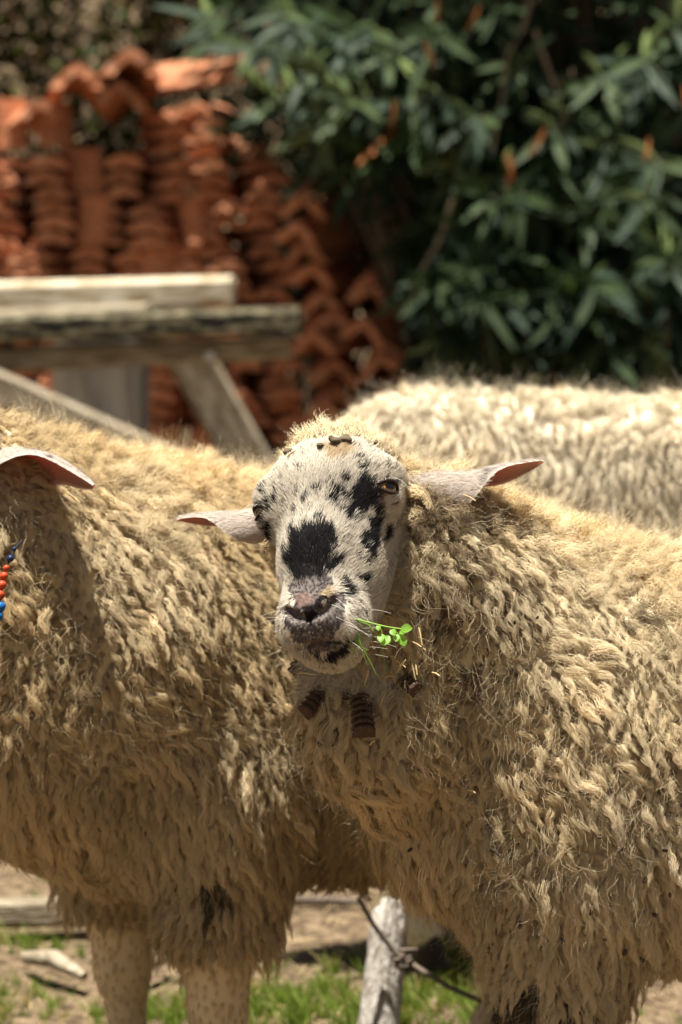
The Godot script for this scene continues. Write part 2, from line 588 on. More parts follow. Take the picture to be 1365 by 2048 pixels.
	sheep(third, {"head": H3, "seed": 37, "y": 0.592, "ry": 0.250, "rz": 0.125, "rise": 0.0, "length": 1.10, "track": 0.095, "cell": 0.006, "fur": 0.006, "spacing": 0.0125, "shag": 0.80, "lead": 0.19, "sock": 0.27, "whiskers": 4,
		"wool": Color(0.655, 0.58, 0.435), "marks": [], "throat": [], "stains_and_tints": [],
		"ears": [
			{"root": Vector3(0.058, 0.012, -0.052), "tip": at(2000, 850, 4.3), "out0": Vector3(0, 0.9, 0.4), "out1": Vector3(0, 0.85, -0.5), "half": 0.028, "droop": 0.0},
			{"root": Vector3(-0.058, 0.012, -0.052), "tip": at(1680, 860, 4.3), "out0": Vector3(0, 0.9, 0.4), "out1": Vector3(0, 0.85, -0.5), "half": 0.028, "droop": 0.0}]})
# ---------------------------------------------------------------- wool and hair
# One staple of wool: root at 0, y away from the skin, z along the lie of the fleece.
func staple(seed_: int, length: float, spread: float, strands: int, lift0: float, lift1: float, curl: float, turns: float, gather: float, thick: float, stray: float, frizz: float, soft: float) -> ArrayMesh:
	var r := RandomNumberGenerator.new()
	r.seed = seed_
	var s := Shape.new()
	var seg := 10
	var path := PackedVector3Array([Vector3.ZERO])
	var perp := PackedVector3Array()
	var sway := r.randf_range(-0.3, 0.3)
	for k in seg + 1:
		var t := float(k) / seg
		var a := deg_to_rad(lerpf(lift0, lift1, pow(t, 0.7)))
		perp.append(Vector3(0, cos(a), -sin(a)))
		if k < seg:
			path.append(path[k] + Vector3(sway * t, sin(a), cos(a)).normalized() * length / seg)
	var ph := r.randf() * TAU
	var hand := 1.0 if r.randf() < 0.5 else -1.0
	for q in strands:
		var ang := r.randf() * TAU
		var rad := sqrt(r.randf())
		var ox := cos(ang) * rad
		var oy := sin(ang) * rad
		var loose := r.randf() < stray
		var own := r.randf() * TAU
		var reach := r.randf_range(0.78, 1.0) - rad * 0.10
		var tip := gather * r.randf_range(0.8, 1.2)
		var drift := Vector3(r.randf_range(-1, 1), r.randf_range(-0.1, 0.8), r.randf_range(-0.6, 1)) * (length * 0.30 if loose else 0.0)
		var pts := PackedVector3Array()
		for k in seg + 1:
			var t := float(k) / seg
			var f := t * reach * seg
			var k0 := mini(int(f), seg - 1)
			var p := path[k0].lerp(path[k0 + 1], f - k0)
			var up := perp[k0]
			var close := spread * lerpf(1.0 + 0.15 * sin(PI * t), tip, smoothstep(0.35, 1.0, t))
			p += Vector3(ox, 0, 0) * close + up * (oy * close * 0.8)
			var w := TAU * turns * t + ph
			p += (Vector3(1, 0, 0) * sin(w) * hand + up * 0.7 * cos(w)) * curl * smoothstep(0.0, 0.5, t)
			p += (Vector3(1, 0.3, 0) * sin(w * 2.6 + own) + up * 0.6 * cos(w * 3.1 + own * 2.0)) * frizz * (0.4 + t)
			p += drift * t * t
			pts.append(p)
		var g := r.randf_range(0.88, 1.08)
		var y := r.randf_range(-0.04, 0.04)
		var face := Vector3(ox * 0.9 + r.randf_range(-0.3, 0.3), 1.0, r.randf_range(-0.2, 0.5)).normalized()
		var from := s.n.size()
		s.strand(pts, thick * r.randf_range(0.7, 1.2) * (0.5 if loose else 1.0), thick * 0.22, face, Color(g, g * (1.0 - absf(y) * 0.3), g * (1.0 + y)))
		for k in range(from, s.n.size()):
			s.n[k] = s.n[k].lerp(Vector3(ox * 0.5, 1.0, 0.1).normalized(), soft).normalized()
	return s.mesh()

# A tuft of short, straight hair for faces and legs.
func hair_tuft(seed_: int, length: float, spread: float, hairs: int, lift: float, thick: float) -> ArrayMesh:
	var r := RandomNumberGenerator.new()
	r.seed = seed_
	var s := Shape.new()
	for q in hairs:
		var ang := r.randf() * TAU
		var rad := sqrt(r.randf()) * spread
		var p0 := Vector3(cos(ang) * rad, 0, sin(ang) * rad)
		var yaw := r.randf_range(-0.3, 0.3)
		var l := length * r.randf_range(0.6, 1.15)
		var pts := PackedVector3Array()
		for k in 4:
			var t := k / 3.0
			var a := deg_to_rad(lift * (1.25 - t)) + r.randf_range(-0.05, 0.05)
			pts.append(p0)
			p0 += Vector3(sin(yaw), sin(a), cos(a) * cos(yaw)).normalized() * l / 3.0
		var g := r.randf_range(0.8, 1.08)
		s.strand(pts, thick, thick * 0.35, Vector3(r.randf_range(-0.5, 0.5), 1, r.randf_range(-0.2, 0.3)).normalized(), Color(g, g, g))
	return s.mesh()

# Even scatter over the triangles of a shape: calls pick(point, normal), which answers
# null or [kind, lie, scale, tint]; the copies come back sorted by kind.
func sow(s: Shape, spacing: float, seed_: int, pick: Callable, out: Dictionary, tries := 2.2) -> void:
	var r := RandomNumberGenerator.new()
	r.seed = seed_
	var cell := spacing
	var grid := {}
	var least := spacing * spacing * 0.5
	for k in range(0, s.i.size(), 3):
		var a := s.v[s.i[k]]
		var b := s.v[s.i[k + 1]]
		var c := s.v[s.i[k + 2]]
		var area := (b - a).cross(c - a).length() * 0.5
		var want := area / (spacing * spacing) * tries
		var m := int(want) + (1 if r.randf() < want - int(want) else 0)
		for q in m:
			var u := r.randf()
			var w := r.randf()
			if u + w > 1.0:
				u = 1.0 - u
				w = 1.0 - w
			var p := a + (b - a) * u + (c - a) * w
			var g := Vector3i((p / cell).floor())
			var free := true
			for dx in [-1, 0, 1]:
				for dy in [-1, 0, 1]:
					for dz in [-1, 0, 1]:
						var h := g + Vector3i(dx, dy, dz)
						if grid.has(h) and (grid[h] as Vector3).distance_squared_to(p) < least:
							free = false
			if not free or grid.has(g):
				continue
			grid[g] = p
			var nn := (s.n[s.i[k]] * (1.0 - u - w) + s.n[s.i[k + 1]] * u + s.n[s.i[k + 2]] * w).normalized()
			var got = pick.call(p, nn, r)
			if got == null:
				continue
			var lie: Vector3 = got[1]
			lie = lie - nn * lie.dot(nn)
			if lie.length_squared() < 1e-6:
				lie = nn.cross(Vector3(0.3, 0.2, 0.9))
			lie = lie.normalized()
			if got[4] > 0.0:   # no two locks lie quite the same way
				lie = lie.rotated(nn, r.randf_range(-0.5, 0.5) * got[4])
				nn = nn.rotated(nn.cross(lie).normalized(), r.randf_range(-0.35, 0.25) * got[4])
				lie = (lie - nn * lie.dot(nn)).normalized()
			var basis := Basis(nn.cross(lie), nn, lie).scaled_local(Vector3.ONE * float(got[2]))
			if not out.has(got[0]):
				out[got[0]] = [[], []]
			out[got[0]][0].append(Transform3D(basis, p))
			out[got[0]][1].append(got[3])

func make_wool() -> void:
	# back: short and fluffed up; flank: curly staples; skirt: long hanging locks
	for q in 5:
		#                                     length spread  n  lift      curl  turns gather thick   stray frizz  soft
		wool["back%d" % q] = staple(100 + q, 0.034, 0.0088, 56, 60, 8, 0.0036, 1.2, 0.80, 0.00060, 0.14, 0.0013, 0.40)
		wool["flank%d" % q] = staple(200 + q, 0.041, 0.0056, 58, 66, -6, 0.0019, 2.0, 0.40, 0.00068, 0.03, 0.0006, 0.15)
		wool["skirt%d" % q] = staple(300 + q, 0.056, 0.0060, 62, 60, -8, 0.0020, 2.5, 0.26, 0.00070, 0.03, 0.0006, 0.15)
		wool["curl%d" % q] = staple(400 + q, 0.034, 0.0056, 56, 66, -14, 0.0038, 1.3, 0.50, 0.00066, 0.04, 0.0007, 0.15)
		wool["fuzz%d" % q] = staple(500 + q, 0.026, 0.0080, 46, 62, 10, 0.0026, 1.0, 0.9, 0.00068, 0.20, 0.0012, 0.3)
		wool["hair%d" % q] = hair_tuft(600 + q, 0.0085, 0.0028, 11, 20, 0.00042)
		wool["legs%d" % q] = hair_tuft(650 + q, 0.017, 0.005, 12, 22, 0.0007)
	for q in 3:
		wool["wisp%d" % q] = staple(700 + q, 0.044, 0.010, 6, 70, 30, 0.0050, 0.9, 1.3, 0.00030, 0.5, 0.0012, 0.2)

# ---------------------------------------------------------------- the head
# Own axes: x to the viewer's side, y up the face, z out of the face; metres.
func head_field() -> Field:
	var f := Field.new()
	f.egg(Vector3(0, 0.018, -0.042), Vector3(0.062, 0.046, 0.060))
	f.egg(Vector3(0, 0.010, -0.010), Vector3(0.058, 0.048, 0.042), 0.03)
	for s in [-1.0, 1.0]:
		f.egg(Vector3(s * 0.055, 0.010, -0.010), Vector3(0.021, 0.017, 0.026), 0.016)     # brow
		f.egg(Vector3(s * 0.055, -0.008, -0.004), Vector3(0.0175, 0.020, 0.020), 0.010)   # round the eye
		f.capsule(Vector3(s * 0.034, -0.025, -0.050), Vector3(s * 0.016, -0.105, -0.020), 0.028, 0.023, 0.03)   # cheek
		f.egg(Vector3(s * 0.015, -0.149, 0.030), Vector3(0.0215, 0.0215, 0.025), 0.014)   # upper lip
	f.capsule(Vector3(0, -0.020, -0.014), Vector3(0, -0.075, 0.006), 0.051, 0.042, 0.03)  # cheekbones
	f.capsule(Vector3(0, -0.075, 0.006), Vector3(0, -0.130, 0.016), 0.042, 0.035, 0.02)
	f.capsule(Vector3(0, 0.000, 0.016), Vector3(0, -0.070, 0.029), 0.024, 0.024, 0.016)   # bridge of the nose
	f.capsule(Vector3(0, -0.070, 0.029), Vector3(0, -0.122, 0.033), 0.024, 0.023, 0.016)
	f.egg(Vector3(0, -0.140, 0.020), Vector3(0.0360, 0.032, 0.034), 0.02)                # muzzle
	f.egg(Vector3(0, -0.139, 0.046), Vector3(0.023, 0.015, 0.013), 0.012)                # nose
	f.egg(Vector3(0, -0.161, 0.009), Vector3(0.0255, 0.0155, 0.025), 0.008)                # chin
	f.capsule(Vector3(0, -0.150, -0.006), Vector3(0, -0.070, -0.060), 0.021, 0.032, 0.03)    # jaw
	for s in [-1.0, 1.0]:   # hollows beside the bridge, under the eyes
		f.carve(Vector3(s * 0.064, -0.036, 0.036), Vector3(s * 0.054, -0.095, 0.050), 0.016, 0.015, 0.02)
	# nostrils: two slits that meet in a V over the groove of the lip
	for s in [-1.0, 1.0]:
		f.carve(Vector3(s * 0.0035, -0.1520, 0.0600), Vector3(s * 0.014, -0.1465, 0.0585), 0.0028, 0.0040, 0.004)
		f.carve(Vector3(s * 0.014, -0.1465, 0.0585), Vector3(s * 0.0235, -0.1365, 0.0530), 0.0042, 0.0034, 0.004)
	f.carve(Vector3(0, -0.152, 0.060), Vector3(0, -0.172, 0.052), 0.0016, 0.0018, 0.004)
	# mouth
	var lip := [Vector3(-0.038, -0.150, 0.002), Vector3(-0.033, -0.160, 0.020), Vector3(-0.018, -0.168, 0.037), Vector3(0, -0.170, 0.042), Vector3(0.018, -0.168, 0.037), Vector3(0.033, -0.160, 0.020), Vector3(0.038, -0.150, 0.002)]
	for q in 6:
		f.carve(lip[q], lip[q + 1], 0.0036, 0.0036, 0.003)
	for s in [-1.0, 1.0]:
		var e := eye_frame(s)
		var apex: Vector3 = e[0] + e[1] * 0.0125
		f.carve(apex - e[3] * 0.0082, apex + e[3] * 0.0082, 0.0082, 0.0082, 0.003)
	return f

func eye_frame(side: float) -> Array:   # centre, way out, up, along the lids
	var o := Vector3(side * 0.80, -0.06, 0.60).normalized()
	var up := (Vector3.UP - o * o.y).normalized()
	return [Vector3(side * 0.0605, -0.008, 0.0035), o, up, up.cross(o)]

func dark_at(p: Vector3, marks: Array) -> int:   # 0 white, 1 black, 2 grizzled, 3 pink skin, 4 wet black, 5 sandy
	var q := p + Vector3(noise.get_noise_3dv(p * 9000.0), noise.get_noise_3dv(p * 9000.0 + Vector3(50, 0, 0)), noise.get_noise_3dv(p * 9000.0 + Vector3(0, 50, 0))) * 0.0032
	for m in marks:
		var d: Vector3 = q - (m[0] as Vector3)
		if d.length_squared() < m[1] * m[1]:
			return m[2]
	return 0

func coat(kind: int, r: RandomNumberGenerator) -> Color:
	var g := r.randf_range(0.85, 1.05)
	if kind == 2:
		kind = 1 if r.randf() < 0.66 else 6
	match kind:
		1: return Color(0.020, 0.019, 0.020) * r.randf_range(0.8, 1.5)
		3: return Color(0.20, 0.135, 0.115) * g
		7: return Color(0.050, 0.034, 0.029)
		4: return Color(0.012, 0.010, 0.010)
		5: return Color(0.48, 0.36, 0.22) * g
		6: return Color(0.36, 0.32, 0.28) * g
	if r.randf() < 0.06:
		return Color(0.10, 0.085, 0.07)
	return Color(0.64, 0.575, 0.47) * g

func ear(s: Shape, root: Vector3, tip: Vector3, out0: Vector3, out1: Vector3, half: float, droop: float, outer: Shape) -> void:
	var n := 22
	var m := 14
	var along := tip - root
	for face in [1.0, -1.0]:
		var start := s.v.size()
		var start2 := outer.v.size()
		for k in n + 1:
			var t := float(k) / n
			var d := along.normalized()
			var c := root + along * t + Vector3.DOWN * droop * sin(t * PI)
			var o := out0.lerp(out1, smoothstep(0.1, 0.8, t))
			o = (o - d * o.dot(d)).normalized()
			var b := d.cross(o)
			var w := half * (0.62 + 0.38 * smoothstep(0.0, 0.35, t)) * pow(clampf(1.0 - pow(t, 2.6), 0.0, 1.0), 0.75) + 0.0012
			var open := lerpf(2.1, 0.85, smoothstep(0.0, 0.65, t))
			var rho := w / sin(minf(open, PI / 2))
			for j in m + 1:
				var a := (float(j) / m * 2.0 - 1.0)
				var edge := 1.0 - pow(absf(a), 4.0)
				var rim := o * cos(a * open) + b * sin(a * open)
				var p: Vector3 = c + (rim - o * 0.75) * rho + rim * face * 0.0016 * edge
				var ripple := noise.get_noise_3dv(p * 900.0) * 0.0012
				p += rim * ripple
				var col := Color(0.50, 0.42, 0.36) if face > 0 else Color(0.38, 0.25, 0.195)
				if face > 0 and noise.get_noise_3dv(p * 2400.0 + Vector3(9, 9, 9)) > 0.42 and t > 0.25:
					col = Color(0.10, 0.085, 0.08)
				if absf(a) > 0.93 or t > 0.97:
					col = Color(0.72, 0.65, 0.55)
				s.vert(p, rim * face, col, Vector2(t, a))
				if face > 0:
					outer.vert(p, rim, col)
			if k > 0:
				for j in m:
					var q := start + (k - 1) * (m + 1) + j
					if face > 0:
						s.quad(q, q + 1, q + m + 2, q + m + 1)
						var z := start2 + (k - 1) * (m + 1) + j
						outer.quad(z, z + 1, z + m + 2, z + m + 1)
					else:
						s.quad(q, q + m + 1, q + m + 2, q + 1)

func eye_parts(parent: Node3D, H: Transform3D, side: float, skin: Shape, lash: Shape) -> void:
	var ef := eye_frame(side)
	var c: Vector3 = ef[0]
	var o: Vector3 = ef[1]
	var up: Vector3 = ef[2]
	var h: Vector3 = ef[3]
	var R := 0.0125
	var s := Shape.new()
	for k in 17:
		var a := PI * k / 16.0
		for j in 24:
			var b := TAU * j / 24.0
			var dir := o * cos(a) + (up * sin(b) + h * cos(b)) * sin(a)
			var deg := rad_to_deg(a)
			var col := Color(0.34, 0.16, 0.045) if deg < 48 else Color(0.05, 0.03, 0.02)
			if deg < 38 and fmod(b * 11.0, 1.0) < 0.4:
				col = Color(0.20, 0.09, 0.025)
			s.vert(H * (c + dir * R), (H.basis * dir).normalized(), col)
			if k > 0:
				var j2 := (j + 1) % 24
				s.quad((k - 1) * 24 + j, (k - 1) * 24 + j2, k * 24 + j2, k * 24 + j)
	var eye := put("eye", s.mesh(), M.eye, parent)
	var pu := Shape.new()
	for k in 3:
		for j in 20:
			var b := TAU * j / 20.0
			var e := [0.0, 0.5, 1.0][k] as float
			var dir := (o + h * cos(b) * 0.50 * e + up * sin(b) * 0.26 * e).normalized()
			pu.vert(H * (c + dir * (R + 0.00025)), (H.basis * dir).normalized(), Color(0.004, 0.004, 0.005))
			if k > 0:
				var j2 := (j + 1) % 20
				pu.quad((k - 1) * 20 + j, (k - 1) * 20 + j2, k * 20 + j2, k * 20 + j)
	put("pupil", pu.mesh(), M.eye, eye)
	for lid in [1.0, -1.0]:
		var pts := []
		var rad := []
		for k in 15:
			var x := (k / 14.0) * 2.0 - 1.0
			var az := x * 1.12
			var el: float = (0.44 if lid > 0 else -0.52) * cos(x * 1.5)
			var dir := (o * cos(az) * cos(el) + h * sin(az) * cos(el) + up * sin(el)).normalized()
			pts.append(H * (c + dir * (R + 0.0008)))
			rad.append((0.0026 if lid > 0 else 0.0019) * (0.5 + 0.5 * cos(x * 1.4)))
			if lid > 0 and k > 1 and k < 13:
				for q in 2:
					var ls := PackedVector3Array()
					var outw := (dir + o * 0.4 + h * (x * 0.5 + rng.randf_range(-0.2, 0.2)) + up * 0.1).normalized()
					for z in 5:
						ls.append(H * (c + dir * (R + 0.003) + outw * z * 0.0028 - up * z * z * 0.0005))
					lash.strand(ls, 0.0004, 0.00015, Vector3.UP, Color(0.5, 0.46, 0.40))
		skin.tube(pts, rad, 7, Color(0.030, 0.021, 0.018))

# ---------------------------------------------------------------- a sheep
func sheep(root: Node3D, P: Dictionary) -> void:
	var inv := root.transform.affine_inverse()
	var H: Transform3D = inv * (P.head as Transform3D)
	var seed_: int = P.seed
	var cy: float = P.y
	var ry: float = P.ry
	var rz: float = P.rz
	var tail: float = P.length - 0.2
	# --- body field, in the sheep's own axes: chest at 0, rump along +x
	var f := Field.new()
	for q in 5:
		var t := q / 4.0
		var x := lerpf(0.24, tail, t)
		f.egg(Vector3(x, cy + sin(t * PI) * -0.012 + P.rise * t, 0), Vector3(0.25 if q == 0 else 0.215, ry, rz), 0.06)
	var nape := H * Vector3(0, -0.005, -0.075)
	var base := Vector3(0.175, cy + ry * 0.36, 0)
	f.capsule(base, nape, ry * 0.72, 0.072, 0.10)
	f.capsule(base + Vector3(-0.05, -0.05, 0), nape.lerp(base, 0.4), ry * 0.55, 0.085, 0.08)
	if P.throat.size():
		f.capsule(inv * (P.throat[0] as Vector3), inv * (P.throat[1] as Vector3), P.throat[2], P.throat[3], 0.03)
	var feet := []
	for leg in [[P.lead, 1.0], [P.lead, -1.0], [P.get("hind", tail + 0.02), 1.0], [P.get("hind", tail + 0.02), -1.0]]:
		var z: float = leg[1] * P.track
		var x: float = leg[0]
		var hind := x > 0.5
		var knee := Vector3(x + (0.05 if hind else 0.0), 0.22, z)
		f.capsule(Vector3(x, cy - ry * 0.45, z * 1.05), Vector3(x, 0.33, z), 0.096, 0.054, 0.06)
		f.capsule(Vector3(x, 0.33, z), knee, 0.054, 0.032, 0.03)
		f.egg(knee, Vector3(0.029, 0.036, 0.027), 0.02)
		f.capsule(knee, Vector3(x + 0.01, 0.055, z), 0.026, 0.021, 0.02)
		f.egg(Vector3(x - 0.004, 0.058, z), Vector3(0.027, 0.03, 0.026), 0.02)
		feet.append(Vector3(x, 0, z))
	f.capsule(Vector3(P.length, cy + ry * 0.5, 0), Vector3(P.length + 0.06, cy - ry * 0.35, 0), 0.035, 0.022, 0.05)
	var body := Shape.new()
	f.net(Vector3(-0.35, 0.02, -0.45), Vector3(P.length + 0.25, 1.15, 0.45), 0.017, body)
	f.aim(body, 0, 0.006)
	# --- head
	var hf: Field = head_field()
	var face := Shape.new()
	hf.net(Vector3(-0.085, -0.20, -0.115), Vector3(0.085, 0.10, 0.085), P.cell, face)
	hf.aim(face, 0, 0.0012)
	var marks: Array = P.marks
	for side in [-1.0, 1.0]:
		var e := eye_frame(side)
		marks.push_front([e[0] + e[1] * 0.0125, 0.0125, 7])
	var r := RandomNumberGenerator.new()
	r.seed = seed_ + 5
	for q in face.v.size():
		var kind := dark_at(face.v[q], marks)
		var c := coat(kind, r)
		face.c[q] = Color(0.06, 0.05, 0.048) if kind == 1 else Color(0.115, 0.095, 0.088) if kind == 2 else c
	for q in body.v.size():
		body.c[q] = P.wool
	var whole := Shape.new()
	for part in [[body, Transform3D()], [face, H]]:
		var sh: Shape = part[0]
		var xf: Transform3D = part[1]
		var o := whole.v.size()
		for q in sh.v.size():
			whole.vert(xf * sh.v[q], xf.basis * sh.n[q], sh.c[q])
		for q in sh.i:
			whole.i.append(q + o)
	var lash := Shape.new()
	for side in [-1.0, 1.0]:
		eye_parts(root, H, side, whole, lash)
	var ears := Shape.new()
	var outer := Shape.new()
	for e in P.ears:
		ear(ears, H * (e.root as Vector3), inv * (e.tip as Vector3), inv.basis * (e.out0 as Vector3), inv.basis * (e.out1 as Vector3), e.half, e.droop, outer)
	var down := {}
	var ear_hair := func(p: Vector3, n: Vector3, rr: RandomNumberGenerator):
		return ["hair%d" % rr.randi_range(0, 4), p - nape, rr.randf_range(0.4, 0.75), Color(0.55, 0.485, 0.42) * rr.randf_range(0.85, 1.1), 0.3]
	sow(outer, P.fur * 1.25, seed_ + 9, ear_hair, down)
	for k in down:
		copies("ear_hair", wool[k], M.wool, root, down[k][0], down[k][1])
	var am := whole.mesh()
	am.surface_set_material(0, M.skin)
	ears.mesh(am)
	am.surface_set_material(1, M.ear)
	put("body", am, null, root)
	for p in feet:
		for toe in [-1.0, 1.0]:
			var hoof := Shape.new()
			hoof.tube([p + Vector3(-0.004, 0.056, toe * 0.011), p + Vector3(-0.010, 0.03, toe * 0.013), p + Vector3(-0.016, 0.0, toe * 0.015)], [0.016, 0.019, 0.022], 10, Color(0.05, 0.04, 0.035), Vector2(1.0, 0.62), Vector3(0, 0, 1))
			put("hoof", hoof.mesh(), M.skin, root)
	# --- fleece
	var out := {}
	var stain_tints: Array = P.stains_and_tints
	var tone: Color = P.wool
	var belly: float = cy - ry
	var pick := func(p: Vector3, n: Vector3, rr: RandomNumberGenerator):
		var hp: Vector3 = H.affine_inverse() * p
		if hf.dist(hp) < -0.001 and hp.z > -0.07:
			return null
		var big := noise.get_noise_3dv(p * 600.0 + Vector3(seed_, 0, 0))
		var fine := noise.get_noise_3dv(p * 1900.0 + Vector3(0, seed_, 0))
		var fine2 := noise.get_noise_3dv(p * 1900.0 + Vector3(0, 0, seed_ + 300))
		var tint: Color = tone * (0.97 + big * 0.30 + fine2 * 0.18 + rr.randf_range(-0.14, 0.10))
		tint = tint.lerp(Color(tint.r * 0.90, tint.g * 0.82, tint.b * 0.68), clampf(0.5 + noise.get_noise_3dv(p * 420.0 + Vector3(0, 77, seed_)) * 1.6, 0.0, 1.0) * 0.7)
		for st in stain_tints:
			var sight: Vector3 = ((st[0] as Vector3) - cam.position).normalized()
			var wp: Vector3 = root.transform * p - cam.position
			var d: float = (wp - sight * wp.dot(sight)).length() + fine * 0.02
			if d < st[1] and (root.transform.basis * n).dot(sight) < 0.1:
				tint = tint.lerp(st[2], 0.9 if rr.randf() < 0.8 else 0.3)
		tint.a = 1.0
		if p.y < 0.30 and n.y > -0.9 and Vector2(n.x, n.z).length() > 0.5 or p.y < 0.22:
			if p.y < P.sock:
				return ["legs%d" % rr.randi_range(0, 4), Vector3.DOWN + Vector3(fine, 0, fine2) * 0.3, rr.randf_range(0.5, 0.75), Color(tone.r, tone.g, tone.b) * rr.randf_range(0.9, 1.1), 0.5]
			return ["curl%d" % rr.randi_range(0, 4), Vector3.DOWN + Vector3(fine, 0, fine2), rr.randf_range(0.5, 0.8), tint, 1.0]
		var lie := Vector3(0.10, -1.0, 0) + Vector3(fine, 0.3 * fine2, fine2) * 0.65 + Vector3(big, 0, 0) * 0.6
		if n.y > 0.72:
			lie = Vector3(0.5 + fine * 2.0, 0, signf(n.z) * 0.6 + fine2 * 2.0)
		var kind := "flank"
		var up := n.y + fine * 0.25
		var pale := false
		if P.throat.size():
			var a0: Vector3 = inv * (P.throat[0] as Vector3)
			var b0: Vector3 = inv * (P.throat[1] as Vector3)
			var hh := clampf((p - a0).dot(b0 - a0) / (b0 - a0).length_squared(), 0.0, 1.0)
			pale = hh < 0.8 and (p - a0.lerp(b0, hh)).length() < lerpf(P.throat[2], P.throat[3], hh) + 0.004
		if pale:
			kind = "fuzz"
			lie = Vector3(0.4, -1.0, 0.1) + Vector3(fine, 0, fine2) * 0.5
			tint = tint.lerp(Color(0.66, 0.595, 0.47), 0.75)
		elif p.distance_to(nape) < 0.10 and p.x < base.x:
			kind = "curl" if rr.randf() < 0.6 else "fuzz"
		elif up > 0.62:
			kind = "back"
		elif p.y < belly + ry * (0.72 + big * 0.5) and n.y < 0.25:
			kind = "skirt"
		elif fine2 > 0.12:
			kind = "curl"
		var size: float = rr.randf_range(0.72, 1.28) * (1.0 + big * 0.4) * (1.0 + fine * 0.35) * P.shag
		return [kind + str(rr.randi_range(0, 4)), lie, size, tint, 1.0 if kind == "back" or kind == "fuzz" else 0.65]
	fields.append([f, root.transform])
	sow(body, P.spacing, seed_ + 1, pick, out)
	if P.throat.size():
		var down_pick := func(p: Vector3, n: Vector3, rr: RandomNumberGenerator):
			var got = pick.call(p, n, rr)
			return null if got == null or not (got[0] as String).begins_with("fuzz") else got
		sow(body, P.spacing * 0.5, seed_ + 7, down_pick, out)
	var wisps := func(p: Vector3, n: Vector3, rr: RandomNumberGenerator):
		if p.y < 0.3 or (n.y < 0.35 and rr.randf() < 0.3) or hf.dist(H.affine_inverse() * p) < 0.02:
			return null
		var t: Color = tone * 1.1
		t.a = 1.0
		return ["wisp%d" % rr.randi_range(0, 2), Vector3(rr.randf_range(-1, 1), -0.6, rr.randf_range(-1, 1)), rr.randf_range(0.8, 1.3), t, 1.0]
	sow(body, P.spacing * 1.25, seed_ + 2, wisps, out)
	# --- hair of the face, wool on the poll
	var hairs := func(p: Vector3, n: Vector3, rr: RandomNumberGenerator):
		var c := Color(tone.r, tone.g, tone.b)
		if p.y > 0.043 + noise.get_noise_3dv(p * 2500.0) * 0.014 or p.z < -0.062:
			if p.z < -0.005 or p.y > 0.054:
				return ["pollfuzz%d" % rr.randi_range(0, 4), Vector3(0, 1, -0.6) + n * 0.2, rr.randf_range(0.6, 1.1), c, 1.0] if rr.randf() < 0.30 else null
		if p.distance_to(eye_frame(signf(p.x))[0] + eye_frame(signf(p.x))[1] * 0.0125) < 0.0095:
			return null
		var kind := dark_at(p, marks)
		var low := smoothstep(-0.105, -0.135, p.y)
		var lie := Vector3(p.x * 9.0, 1.0, -0.5).lerp(Vector3(p.x * 14.0, -0.25, -0.6), low)
		if p.y > -0.02 and absf(p.x) < 0.04:
			lie = Vector3(p.x * 16.0, 1.0, 0)
		if p.z < -0.02:
			lie = Vector3(0, -0.9, -0.6)
		lie += Vector3(rr.randf_range(-1, 1), rr.randf_range(-1, 1), 0) * 0.3
		var bare := 0.42 if kind >= 2 and kind != 5 else 1.0
		if kind == 4 or (p.y < -0.13 and p.z > 0.045):
			bare = 0.3
		var col := coat(kind, rr)
		col.a = 1.0
		return ["hair%d" % rr.randi_range(0, 4), lie, rr.randf_range(0.8, 1.2) * bare, col, 0.0]
	var fur := {}
	sow(face, P.fur, seed_ + 3, hairs, fur)
	for k in fur:
		var src: String = k.replace("poll", "")
		for q in fur[k][0].size():
			fur[k][0][q] = H * fur[k][0][q]
		copies("poll_wool" if k.begins_with("poll") else "face_hair", wool[src], M.wool, root, fur[k][0], fur[k][1])
	for k in out:
		copies("leg_hair" if k.begins_with("legs") else "fleece", wool[k], M.wool, root, out[k][0], out[k][1])
	for q in P.whiskers:
		var sd := signf(rng.randf_range(-1, 1))
		var p0 := Vector3(sd * rng.randf_range(0.014, 0.034), rng.randf_range(-0.178, -0.125), rng.randf_range(-0.01, 0.05))
		p0 -= hf.slope(p0) * hf.dist(p0)
		var dir := Vector3(sd * 1.0, rng.randf_range(-0.8, 0.4), rng.randf_range(-0.2, 0.7)).normalized()
		var pts := PackedVector3Array()
		var l := rng.randf_range(0.010, 0.034)
		for z in 5:
			pts.append(H * (p0 + dir * l * z / 4.0 + Vector3(0, -0.25, 0) * l * z * z / 16.0))
		lash.strand(pts, 0.00032, 0.00015, Vector3(0, 0.5, 1).normalized(), Color(0.7, 0.66, 0.58))
	var lo := put("whiskers", lash.mesh(), M.wool, root)
	lo.set_meta("kind", "stuff")
# ---------------------------------------------------------------- the yard
func height(x: float, z: float) -> float:
	var h := noise.get_noise_2d(x * 160.0, z * 160.0) * 0.03 + noise.get_noise_2d(x * 700.0 + 40.0, z * 700.0) * 0.010
	h -= 0.012
	if z < -14.0:
		h += smoothstep(-14.0, -22.0, z) * 4.0
	return h

